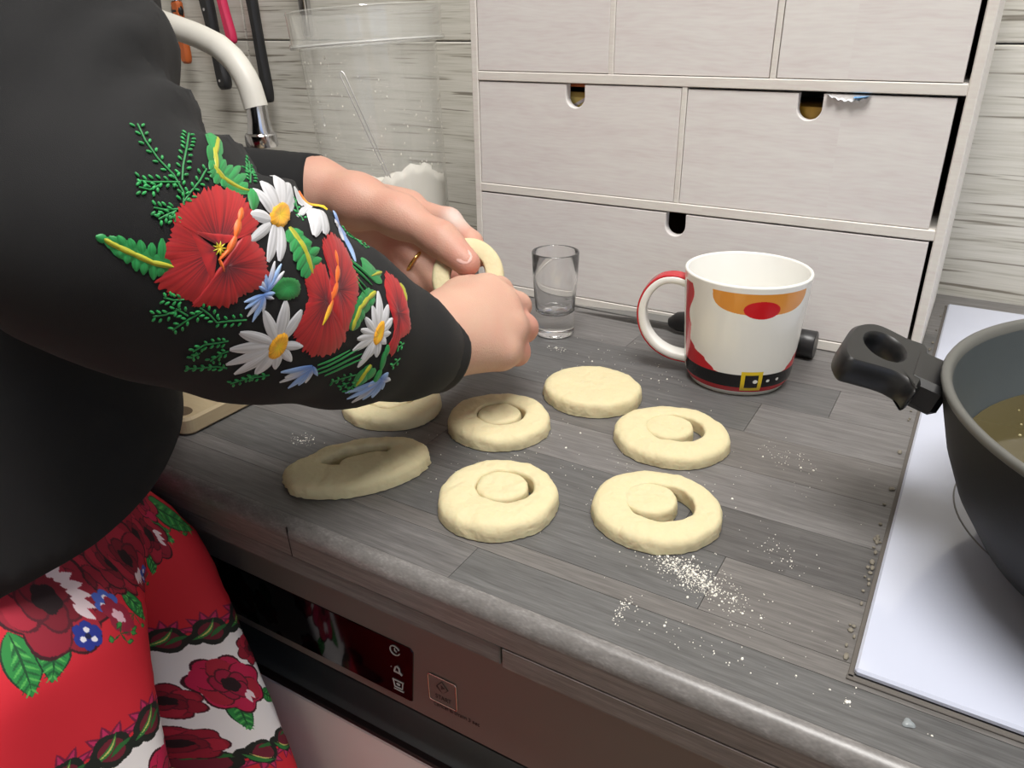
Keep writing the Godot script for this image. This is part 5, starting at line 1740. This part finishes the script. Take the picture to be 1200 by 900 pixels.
	stitch("leaf", [1747,2082,6548, 1772,2059,6599, 35], GREEN, GREEN, 6)
	stitch("leaf", [1758,2065,6544, 1785,2036,6590, 40], GREEN, GREEN, 6)
	stitch("leaf", [1767,2045,6518, 1790,2021,6556, 42], GREEN, GREEN, 6)
	stitch("leaf", [1749,2072,6527, 1705,2098,6462, 40], GREEN, GREEN, 6)
	stitch("leaf", [1757,2057,6512, 1709,2076,6422, 34], GREEN, GREEN, 6)
	stitch("leaf", [1764,2041,6496, 1683,2067,6356, 35], GREEN, GREEN, 6)
	stitch("leaf", [1771,2025,6475, 1710,2042,6359, 35], GREEN, GREEN, 6)
	stitch("leaf", [1780,2006,6461, 1757,2011,6403, 37], GREEN, GREEN, 6)
	stitch("leaf_vein", [1613,2160,6418, 1719,2112,6535, 26], LIME, LIME, 10)
	stitch("leaf_vein", [1678,2140,6494, 1760,2066,6558, 29], LIME, LIME, 10)
	stitch("leaf_vein", [1739,2095,6556, 1777,2030,6517, 31], LIME, LIME, 10)
	stitch("leaf_vein", [1763,2058,6548, 1787,1983,6430, 30], LIME, LIME, 10)
	stitch("leaf", [1736,1917,7052, 1767,1869,7008, 45], GREEN, DARK_GREEN, 4)
	stitch("leaf", [1747,1898,7038, 1791,1834,6961, 71], GREEN, DARK_GREEN, 4)
	stitch("leaf", [1773,1863,6997, 1809,1795,6913, 72], GREEN, DARK_GREEN, 4)
	stitch("leaf", [1795,1820,6953, 1828,1777,6863, 73], GREEN, DARK_GREEN, 4)
	stitch("leaf", [1737,1916,7050, 1718,1932,7075, 33], GREEN, GREEN, 6)
	stitch("leaf", [1755,1897,7024, 1741,1927,7040, 33], GREEN, GREEN, 6)
	stitch("leaf", [1766,1888,7006, 1755,1926,7016, 32], GREEN, GREEN, 6)
	stitch("leaf", [1778,1871,6985, 1773,1911,6985, 31], GREEN, GREEN, 6)
	stitch("leaf", [1790,1851,6960, 1787,1900,6956, 32], GREEN, GREEN, 6)
	stitch("leaf", [1802,1837,6934, 1802,1884,6922, 32], GREEN, GREEN, 6)
	stitch("leaf", [1813,1817,6903, 1813,1893,6885, 33], GREEN, GREEN, 6)
	stitch("leaf", [1758,1875,7024, 1757,1848,7028, 30], GREEN, GREEN, 6)
	stitch("leaf", [1770,1856,7003, 1766,1823,7013, 30], GREEN, GREEN, 6)
	stitch("leaf", [1781,1837,6982, 1777,1790,6991, 31], GREEN, GREEN, 6)
	stitch("leaf", [1792,1819,6959, 1783,1773,6971, 31], GREEN, GREEN, 6)
	stitch("leaf", [1802,1802,6935, 1795,1747,6943, 32], GREEN, GREEN, 6)
	stitch("leaf", [1811,1789,6909, 1803,1757,6925, 33], GREEN, GREEN, 6)
	stitch("leaf_vein", [1733,1920,7056, 1766,1871,7009, 24], LIME, LIME, 10)
	stitch("leaf_vein", [1749,1896,7036, 1789,1836,6964, 25], LIME, LIME, 10)
	stitch("leaf_vein", [1774,1861,6995, 1808,1797,6916, 25], LIME, LIME, 10)
	stitch("leaf_vein", [1796,1819,6950, 1827,1779,6865, 25], LIME, LIME, 10)
	stitch("leaf", [1839,1802,6275, 1875,1723,6273, 72], GREEN, DARK_GREEN, 4)
	stitch("leaf", [1854,1771,6275, 1896,1664,6263, 104], GREEN, DARK_GREEN, 4)
	stitch("leaf", [1878,1715,6267, 1917,1595,6263, 97], GREEN, DARK_GREEN, 4)
	stitch("leaf", [1848,1789,6285, 1873,1757,6340, 53], GREEN, GREEN, 6)
	stitch("leaf", [1864,1754,6283, 1887,1716,6347, 49], GREEN, GREEN, 6)
	stitch("leaf", [1879,1718,6283, 1899,1678,6351, 49], GREEN, GREEN, 6)
	stitch("leaf", [1890,1684,6276, 1907,1640,6347, 48], GREEN, GREEN, 6)
	stitch("leaf", [1900,1653,6270, 1914,1607,6334, 49], GREEN, GREEN, 6)
	stitch("leaf", [1909,1627,6269, 1917,1594,6314, 49], GREEN, GREEN, 6)
	stitch("leaf", [1849,1778,6268, 1845,1768,6224, 50], GREEN, GREEN, 6)
	stitch("leaf", [1870,1730,6258, 1865,1720,6207, 45], GREEN, GREEN, 6)
	stitch("leaf", [1889,1681,6249, 1875,1686,6170, 40], GREEN, GREEN, 6)
	stitch("leaf", [1902,1644,6248, 1896,1644,6178, 40], GREEN, GREEN, 6)
	stitch("leaf_vein", [1836,1808,6275, 1874,1726,6273, 38], LIME, LIME, 10)
	stitch("leaf_vein", [1855,1768,6275, 1895,1667,6264, 35], LIME, LIME, 10)
	stitch("leaf_vein", [1879,1711,6267, 1917,1598,6264, 33], LIME, LIME, 10)
	stitch("leaf", [1899,1390,5859, 1925,1384,5974, 57], GREEN, DARK_GREEN, 4)
	stitch("leaf", [1908,1392,5904, 1939,1357,6046, 102], GREEN, DARK_GREEN, 4)
	stitch("leaf", [1929,1383,5994, 1940,1299,6085, 112], GREEN, DARK_GREEN, 4)
	stitch("leaf", [1941,1330,6061, 1938,1277,6088, 111], GREEN, DARK_GREEN, 4)
	stitch("leaf", [1912,1388,5920, 1909,1427,5936, 87], GREEN, GREEN, 6)
	stitch("leaf", [1929,1378,5991, 1931,1412,6018, 70], GREEN, GREEN, 6)
	stitch("leaf", [1936,1356,6027, 1932,1309,5992, 67], GREEN, GREEN, 6)
	stitch("leaf", [1912,1375,5909, 1919,1342,5909, 79], GREEN, GREEN, 6)
	stitch("leaf", [1940,1325,6061, 1934,1283,6030, 62], GREEN, GREEN, 6)
	stitch("leaf_vein", [1897,1390,5850, 1924,1384,5969, 30], LIME, LIME, 10)
	stitch("leaf_vein", [1909,1392,5908, 1939,1358,6043, 36], LIME, LIME, 10)
	stitch("leaf_vein", [1930,1381,5997, 1940,1301,6083, 40], LIME, LIME, 10)
	stitch("leaf_vein", [1941,1329,6062, 1938,1278,6087, 38], LIME, LIME, 10)
	stitch("leaf", [1832,1447,5718, 1866,1464,5843, 39], GREEN, DARK_GREEN, 4)
	stitch("leaf", [1842,1508,5833, 1866,1412,5758, 99], GREEN, GREEN, 6)
	stitch("leaf", [1850,1538,5876, 1846,1459,5780, 102], GREEN, GREEN, 6)
	stitch("leaf_vein", [1830,1446,5709, 1865,1463,5838, 21], LIME, LIME, 10)
	stitch("leaf", [1909,1030,5947, 1877,976,5984, 57], GREEN, DARK_GREEN, 4)
	stitch("leaf", [1899,1015,5964, 1836,912,5999, 89], GREEN, DARK_GREEN, 4)
	stitch("leaf", [1908,1011,5936, 1879,942,5945, 66], GREEN, GREEN, 6)
	stitch("leaf", [1885,983,5973, 1856,919,5973, 66], GREEN, GREEN, 6)
	stitch("leaf_vein", [1911,1034,5944, 1878,978,5983, 30], LIME, LIME, 10)
	stitch("leaf_vein", [1898,1012,5965, 1839,915,5999, 31], LIME, LIME, 10)
	stitch_fan("leaf", [1912,1584,6427, 1907,1601,6500, 1908,1628,6462, 1910,1622,6402, 1916,1591,6355, 1922,1546,6358, 1917,1530,6407, 1909,1548,6470], GREEN, DARK_GREEN, 8)
	stitch("leaf", [1782,1979,6405, 1839,1913,6480, 51], GREEN, DARK_GREEN, 7)
	stitch("stem", [1941,1085,5866, 1915,972,5883, 36], GREEN, GREEN, 7)
	stitch("stem", [1918,983,5885, 1867,879,5906, 39], GREEN, GREEN, 7)
	stitch("stem", [1947,1115,5842, 1936,1046,5865, 37], GREEN, GREEN, 7)
	stitch("grass_stitch", [1871,1133,6284, 1924,1161,5980, 15], GREEN, GREEN, 7)
	stitch("grass_stitch", [1860,1106,6266, 1913,1118,6005, 18], GREEN, GREEN, 7)
	stitch("grass_stitch", [1855,1076,6219, 1911,1088,5987, 16], GREEN, GREEN, 7)
	stitch("grass_stitch", [1885,1161,6282, 1915,1174,6092, 15], GREEN, GREEN, 7)
	stitch("grass_stitch", [1886,1629,6081, 1903,1428,5916, 15], GREEN, GREEN, 7)
	stitch("grass_stitch", [1876,1624,6036, 1886,1426,5859, 17], GREEN, GREEN, 7)
	stitch("grass_stitch", [1896,1580,6042, 1915,1409,5945, 16], GREEN, GREEN, 7)
	stitch("grass_stitch", [1869,1585,5964, 1873,1430,5817, 20], GREEN, GREEN, 7)
	stitch("grass_stitch", [1898,1598,6076, 1902,1471,5946, 14], GREEN, GREEN, 7)
	sprig("sprig", [1629,2264,6766, 1677,2214,6778, 1723,2155,6772, 1763,2094,6751, 1795,2033,6748, 1810,1991,6767], GREEN)
	sprig("sprig", [1638,2209,6556, 1702,2165,6629, 1750,2115,6694, 1777,2069,6730], GREEN)
	sprig("sprig", [1743,2096,6886, 1760,2084,6842, 1771,2076,6791, 1778,2065,6743], GREEN)
	sprig("sprig", [1753,2074,6892, 1767,2060,6860, 1770,2071,6817], GREEN)
	sprig("sprig", [1789,2001,6876, 1800,1986,6842, 1810,1981,6795], GREEN)
	sprig("sprig", [1802,1959,6875, 1806,1970,6836, 1810,1976,6804], GREEN)
	sprig("sprig", [1754,2088,6602, 1781,2057,6658, 1798,2026,6722, 1808,1997,6767], GREEN)
	sprig("sprig", [1817,1940,6822, 1811,1969,6814], GREEN)
	sprig("sprig", [1553,2053,6186, 1697,2035,6325, 1757,2006,6390], GREEN)
	sprig("sprig", [1660,2058,6311, 1705,2020,6312], GREEN)
	sprig("sprig", [1797,1670,6919, 1810,1653,6888, 1825,1649,6855], GREEN)
	sprig("sprig", [1757,1600,6955, 1782,1599,6918, 1812,1613,6869], GREEN)
	sprig("sprig", [1771,1526,6896, 1802,1555,6859, 1841,1585,6799], GREEN)
	sprig("sprig", [1841,1601,6804, 1848,1563,6773, 1848,1523,6748, 1866,1513,6689, 1878,1499,6628], GREEN)
	sprig("sprig", [1805,1617,6885, 1816,1579,6848], GREEN)
	sprig("sprig", [1689,1310,6819, 1717,1299,6767, 1744,1291,6712, 1751,1268,6669], GREEN)
	sprig("sprig", [1762,1407,6821, 1796,1430,6785, 1816,1423,6735, 1830,1419,6696], GREEN)
	sprig("sprig", [1739,1371,6819, 1768,1391,6796], GREEN)
	sprig("sprig", [1756,1330,6745, 1788,1358,6717, 1806,1365,6686], GREEN)
	sprig("sprig", [1691,1161,6621, 1738,1177,6583, 1777,1192,6547], GREEN)
	sprig("sprig", [1753,1178,6567, 1801,1176,6493], GREEN)
	sprig("sprig", [1824,1005,6151, 1845,1003,6089, 1872,999,6019], GREEN)
	sprig("sprig", [1799,887,6031, 1843,931,6010, 1871,951,5974], GREEN)
	sprig("sprig", [1807,939,6082, 1841,958,6041], GREEN)
	sprig("sprig", [1952,1076,5785, 1954,1085,5729], GREEN)
	sprig("sprig", [1932,977,5814, 1945,1006,5756], GREEN)
	sprig("sprig", [1712,1884,6122, 1768,1841,6149, 1805,1805,6173], GREEN)
	sprig("sprig", [1671,1676,5726, 1600,1579,5607, 1713,1547,5676], GREEN)

func skirt_point(u: float, v: float) -> Vector3:
	# u runs once round, 0 at the person's right side (+x) and on towards the worktop; v from waist to hem
	var th := TAU * u
	var y := 0.05 - 0.78 * v
	var drop := maxf(0.0, -y)
	var rx := 0.166 + 0.026 * smoothstep(-0.012, 0.035, -y) + 0.20 * minf(drop, 0.35) + 0.12 * maxf(0.0, drop - 0.35)
	var rz := 0.110 + 0.010 * smoothstep(-0.012, 0.035, -y) + 0.30 * minf(drop, 0.35) + 0.12 * maxf(0.0, drop - 0.35)
	var ca := cos(th)
	var sa := sin(th)
	var n := 2.0 / (0.38 + 0.27 * minf(1.0, drop * 4.0))
	var amp := clampf(drop * 9.0, 0.0, 1.0)
	var fold := 0.0
	for q in [[25.0 - 45.0 * drop, 6.0, 0.085], [-3.0, 6.0, 0.010], [-22.0, 7.0, 0.02], [-50.0, 9.0, 0.03], [75.0, 9.0, 0.03], [110.0, 9.0, 0.03], [145.0, 9.0, 0.03], [180.0, 9.0, 0.03], [-85.0, 10.0, 0.035], [-120.0, 9.0, 0.03], [-150.0, 9.0, 0.03]]:
		var a := wrapf(rad_to_deg(th) - q[0], -180.0, 180.0)
		fold += q[2] * exp(-pow(a / q[1], 2.0))
	n = lerpf(n, 2.0, smoothstep(0.15, -0.4, sa) * (1.0 - smoothstep(0.0, 0.1, drop)))
	var r := (1.0 - 0.13 * smoothstep(-0.01, 0.04, y) * smoothstep(0.45, -0.1, sa)) * pow(pow(absf(ca) / rx, n) + pow(absf(sa) / rz, n), -1.0 / n) * (1.0 - fold * amp / 0.2)
	return Vector3(-0.105 + r * ca, y, maxf(0.738 - r * sa, 0.6225 + 0.05 * fold))

class Paint:
	# flat print on cloth: polygons filled row by row; the picture wraps sideways. Places are (u, v) of the cloth, sizes in metres.
	var im: Image
	var w: int
	var h: int
	var su := 3303.0
	var sv := 1970.0
	func _init(width: int, height: int, c: Color) -> void:
		w = width; h = height
		im = Image.create(w, h, false, Image.FORMAT_RGB8)
		im.fill(c)
	func px(u: float, v: float) -> Vector2:
		return Vector2(u * 2.0 * w, v * h)
	func span(x0: int, x1: int, y: int, c: Color) -> void:
		if y < 0 or y >= h or x1 <= x0: return
		var a := posmod(x0, w)
		var n := mini(x1 - x0, w)
		im.fill_rect(Rect2i(a, y, mini(n, w - a), 1), c)
		if a + n > w:
			im.fill_rect(Rect2i(0, y, a + n - w, 1), c)
	func poly(p: PackedVector2Array, c: Color) -> void:
		var lo := p[0].y
		var hi := p[0].y
		for q in p:
			lo = minf(lo, q.y); hi = maxf(hi, q.y)
		for y in range(int(floor(lo)), int(ceil(hi)) + 1):
			var xs := []
			var yy := y + 0.5
			for i in p.size():
				var a := p[i]
				var b := p[(i + 1) % p.size()]
				if (a.y <= yy) != (b.y <= yy):
					xs.append(a.x + (yy - a.y) / (b.y - a.y) * (b.x - a.x))
			xs.sort()
			for i in range(0, xs.size() - 1, 2):
				span(int(round(xs[i])), int(round(xs[i + 1])), y, c)
	func blob(at: Vector2, r: float, lobes: int, amp: float, rot: float, c: Color, sx := 1.0, sy := 1.0) -> void:
		var p := PackedVector2Array()
		for i in 48:
			var a := TAU * i / 48.0
			var q: float = r * (1.0 + amp * absf(sin(a * lobes * 0.5 + rot)) - amp * 0.5)
			p.append(at + Vector2(cos(a + rot) * q * su * sx, sin(a + rot) * q * sv * sy))
		poly(p, c)
	func blade(a: Vector2, b: Vector2, wd: float, c: Color, curve := 0.0) -> void:
		# leaf shape from a to b (pixels), wd metres wide
		var d := Vector2((b.x - a.x) / su, (b.y - a.y) / sv)
		var n := Vector2(-d.y, d.x).normalized()
		var p := PackedVector2Array()
		for s in [1.0, -1.0]:
			for i in 13:
				var t: float = i / 12.0 if s > 0 else 1.0 - i / 12.0
				var m: Vector2 = d * t + n * (sin(PI * pow(t, 0.8)) * wd * 0.5 * s + curve * sin(PI * t))
				p.append(a + Vector2(m.x * su, m.y * sv))
		poly(p, c)
	func leaf(a: Vector2, b: Vector2, wd: float) -> void:
		blade(a, b, wd * 1.14, Color8(16, 52, 30))
		blade(a, b, wd, Color8(40, 134, 62))
		var d := b - a
		var n := Vector2(-d.y / sv * su, d.x / su * sv).normalized()
		for i in 9:
			var t := 0.12 + 0.09 * i
			for s in [-1.0, 1.0]:
				var q: Vector2 = a + d * t
				var m := Vector2((b.x - a.x) / su, (b.y - a.y) / sv)
				var k: Vector2 = Vector2(-m.y, m.x).normalized() * wd * 0.40 * sin(PI * t) * s
				blade(q, q + d * 0.14 + Vector2(k.x * su, k.y * sv), 0.0011, Color8(24, 92, 46) if i % 2 else Color8(86, 176, 84))
		blade(a, a + d * 0.93, 0.0012, Color8(18, 74, 38))
	func rose(at: Vector2, r: float, rot: float, pale: int, bright := false) -> void:
		var out := Color8(84, 10, 30)
		var mid := Color8(146, 20, 44) if not bright else Color8(188, 22, 72)
		blob(at, r * 1.06, 7, 0.24, rot, Color8(58, 6, 20))
		blob(at, r, 7, 0.22, rot, mid)
		for i in 6:
			var a := rot + TAU * i / 6.0
			var q := at + Vector2(cos(a) * r * 0.55 * su, sin(a) * r * 0.55 * sv)
			blob(q, r * 0.44, 3, 0.2, a, out)
			blob(q + Vector2(cos(a) * r * 0.05 * su, sin(a) * r * 0.05 * sv), r * 0.40, 3, 0.2, a, Color8(168, 28, 52) if i % 2 else mid)
		for i in 5:
			var a := rot + 0.6 + TAU * i / 5.0
			var q := at + Vector2(cos(a) * r * 0.28 * su, sin(a) * r * 0.28 * sv)
			blob(q, r * 0.33, 3, 0.2, a, out)
			blob(q, r * 0.28, 3, 0.2, a, Color8(122, 14, 36) if not bright else Color8(158, 16, 58))
		blob(at, r * 0.27, 5, 0.2, rot, Color8(30, 6, 14))
		for i in pale:
			var a := rot - 0.9 + 0.28 * i
			var q := at + Vector2(cos(a) * r * 0.45 * su, sin(a) * r * 0.45 * sv)
			blade(q, q + Vector2(cos(a + 0.5) * r * 0.46 * su, sin(a + 0.5) * r * 0.46 * sv), r * 0.2, Color8(236, 214, 220))
	func posy(at: Vector2, r: float, c: Color) -> void:
		for i in 6:
			var a := TAU * i / 6.0
			blob(at + Vector2(cos(a) * r * 0.6 * su, sin(a) * r * 0.6 * sv), r * 0.42, 3, 0.1, a, c)
		for i in 3:
			var a := 1.0 + TAU * i / 3.0
			blob(at + Vector2(cos(a) * r * 0.42 * su, sin(a) * r * 0.42 * sv), r * 0.2, 3, 0.1, a, Color8(240, 236, 244))
		blob(at, r * 0.2, 3, 0.1, 0, Color8(20, 24, 70))
	func sprigs(at: Vector2, n: int, r: float) -> void:
		for i in n:
			var a := 0.5 + 2.4 * i
			var q := at + Vector2(cos(a) * r * su, sin(a) * r * sv)
			blade(at, q, 0.0008, Color8(30, 90, 40))
			blade(q, q + Vector2(cos(a * 1.7) * 0.0042 * su, sin(a * 1.7) * 0.0042 * sv), 0.0028, Color8(28, 84, 40))
			blade(q, q + Vector2(cos(a * 1.7) * 0.0036 * su, sin(a * 1.7) * 0.0036 * sv), 0.0019, Color8(62, 140, 60))
	func band(v: float, up: float) -> void:
		# paisley border: pink flames, dark scallops with green and gold swirls
		var n := 28
		for i in n:
			var at := px(0.5 * (i + 0.5) / n, v)
			var sw := 0.0145
			for k in 5:
				var a := PI * (k + 0.5) / 5.0
				blade(at, at + Vector2(cos(a) * sw * 1.05 * su, -sin(a) * sw * 0.98 * up * sv), 0.0062, Color8(120, 18, 60))
				blade(at, at + Vector2(cos(a) * sw * 0.94 * su, -sin(a) * sw * 0.88 * up * sv), 0.0036, Color8(196, 40, 96))
			blob(at + Vector2(0, 0.002 * up * sv), 0.0098, 5, 0.12, 0.3 * i, Color8(26, 30, 24))
			blob(at + Vector2(0, 0.002 * up * sv), 0.0066, 3, 0.1, 0.0, Color8(110, 24, 44))
			blade(at + Vector2(-0.011 * su, 0.005 * up * sv), at + Vector2(0.005 * su, -0.007 * up * sv), 0.0034, Color8(46, 120, 54), 0.003)
			blade(at + Vector2(-0.008 * su, 0.004 * up * sv), at + Vector2(0.004 * su, -0.005 * up * sv), 0.0011, Color8(206, 200, 110), 0.002)
			blade(at + Vector2(-0.002 * su, 0.006 * up * sv), at + Vector2(0.013 * su, 0.002 * up * sv), 0.0030, Color8(40, 104, 48), -0.002)
			blob(at + Vector2(0.012 * su, 0.005 * up * sv), 0.0042, 3, 0.1, 0, Color8(22, 28, 22))

func build_skirt(t: Node3D) -> void:
	var p := Paint.new(2048, 1536, Color8(206, 32, 48))
	# white band between the two borders
	var wb := PackedVector2Array()
	for i in 65:
		wb.append(p.px(0.5 * i / 64.0, 0.181 + 0.004 * sin(i * 2.2)))
	for i in 65:
		wb.append(p.px(0.5 - 0.5 * i / 64.0, 0.297 + 0.004 * sin(i * 1.9)))
	p.poly(wb, Color8(238, 233, 232))
	p.band(0.175, 1.0)
	p.band(0.302, -1.0)
	p.band(0.62, 1.0)
	# wreath of roses below the waist
	for k in 3:
		var o := k * 0.16667
		p.leaf(p.px(o - 0.0035, 0.074), p.px(o - 0.0085, 0.110), 0.0155)
		p.leaf(p.px(o + 0.0100, 0.081), p.px(o - 0.0005, 0.1090), 0.0145)
		p.leaf(p.px(o + 0.0455, 0.086), p.px(o + 0.0480, 0.113), 0.0115)
		p.leaf(p.px(o + 0.090, 0.084), p.px(o + 0.095, 0.109), 0.0120)
		p.leaf(p.px(o + 0.1315, 0.060), p.px(o + 0.136, 0.097), 0.0185)
		p.leaf(p.px(o + 0.114, 0.064), p.px(o + 0.120, 0.092), 0.0130)
		p.rose(p.px(o + 0.0430, 0.066), 0.0165, 1.1, 3)
		p.rose(p.px(o + 0.0330, 0.070), 0.0140, 2.4, 0)
		p.rose(p.px(o + 0.0570, 0.073), 0.0155, 0.7, 0)
		p.rose(p.px(o + 0.104, 0.076), 0.0180, 0.9, 3)
		p.rose(p.px(o + 0.090, 0.069), 0.0140, 2.9, 0)
		p.rose(p.px(o + 0.124, 0.055), 0.0130, 1.9, 0, true)
		p.rose(p.px(o + 0.0730, 0.076), 0.0190, 2.0, 4)
		p.rose(p.px(o + 0.0172, 0.0700), 0.0235, 0.2, 6)
		p.sprigs(p.px(o + 0.0410, 0.101), 7, 0.0085)
		p.posy(p.px(o + 0.0200, 0.0960), 0.0068, Color8(34, 50, 146))
		p.posy(p.px(o + 0.0350, 0.0870), 0.0062, Color8(70, 96, 188))
		p.posy(p.px(o + 0.0800, 0.0975), 0.0058, Color8(60, 84, 176))
		p.blob(p.px(o + 0.0350, 0.0975), 0.0070, 6, 0.3, 0.4, Color8(150, 26, 56), 0.8, 1.35)
		p.blob(p.px(o + 0.0347, 0.0965), 0.0028, 5, 0.4, 0.9, Color8(236, 190, 204), 0.8, 1.2)
		p.blob(p.px(o + 0.083, 0.105), 0.0050, 6, 0.3, 0.4, Color8(150, 26, 56), 0.8, 1.3)
		p.sprigs(p.px(o + 0.031, 0.106), 4, 0.006)
		p.sprigs(p.px(o + 0.085, 0.110), 4, 0.006)
		p.sprigs(p.px(o + 0.128, 0.082), 4, 0.007)
	p.su = 2750.0
	# roses on the white band
	for k in 6:
		var o := 0.0251 + k * 0.08333
		p.leaf(p.px(o - 0.004, 0.243), p.px(o - 0.0085, 0.276), 0.0145)
		p.leaf(p.px(o + 0.011, 0.246), p.px(o + 0.018, 0.264), 0.0100)
		p.rose(p.px(o, 0.230), 0.0205, 0.7 + k, 2, true)
		p.rose(p.px(o + 0.021, 0.208), 0.0115, 0.2 + k, 0)
		p.rose(p.px(o + 0.026, 0.262), 0.0125, 1.2 + k, 1)
		p.rose(p.px(o - 0.023, 0.236), 0.0125, 1.9 + k, 0)
		p.rose(p.px(o - 0.028, 0.278), 0.0120, 2.6 + k, 1)
		p.leaf(p.px(o - 0.030, 0.205), p.px(o - 0.026, 0.230), 0.0120)
	for k in 5:
		p.rose(p.px(0.05 + 0.1 * k, 0.42), 0.03, k, 4)
		p.leaf(p.px(0.065 + 0.1 * k, 0.44), p.px(0.085 + 0.1 * k, 0.49), 0.02)
		p.rose(p.px(0.1 * k, 0.54), 0.024, k + 0.5, 3)
	p.im.generate_mipmaps()
	var m := mat(Color.WHITE, 0.75)
	m.albedo_texture = ImageTexture.create_from_image(p.im)
	m.uv1_scale = Vector3(2, 1, 1)
	# the print runs by length along the cloth, measured round the skirt a little below the waist
	var run := [0.0]
	for j in 288:
		run.append(run[j] + skirt_point(j / 288.0, 0.15).distance_to(skirt_point((j + 1) / 288.0, 0.15)))
	var b := Mb.new()
	b.uvs = func(uv: Vector2) -> Vector2: return Vector2(run[int(round(uv.x * 288))] / run[288], uv.y)
	b.surf(func(u: float, w: float) -> Vector3: return skirt_point(w, u), 70, 288, false)
	var sk := part("skirt", b, m, t)
	# pink waistband showing where the blouse ends
	b = Mb.new()
	b.surf(func(u: float, w: float) -> Vector3:
		var q := skirt_point(w, -0.046 + 0.056 * u)
		var c := Vector3(-0.105, q.y, 0.738)
		var o := (q - c) * 1.006 + c
		return Vector3(o.x, o.y, maxf(o.z, 0.6215)), 4, 144, false)
	part("waistband", b, mat(rgb(206, 36, 106), 0.7), sk)
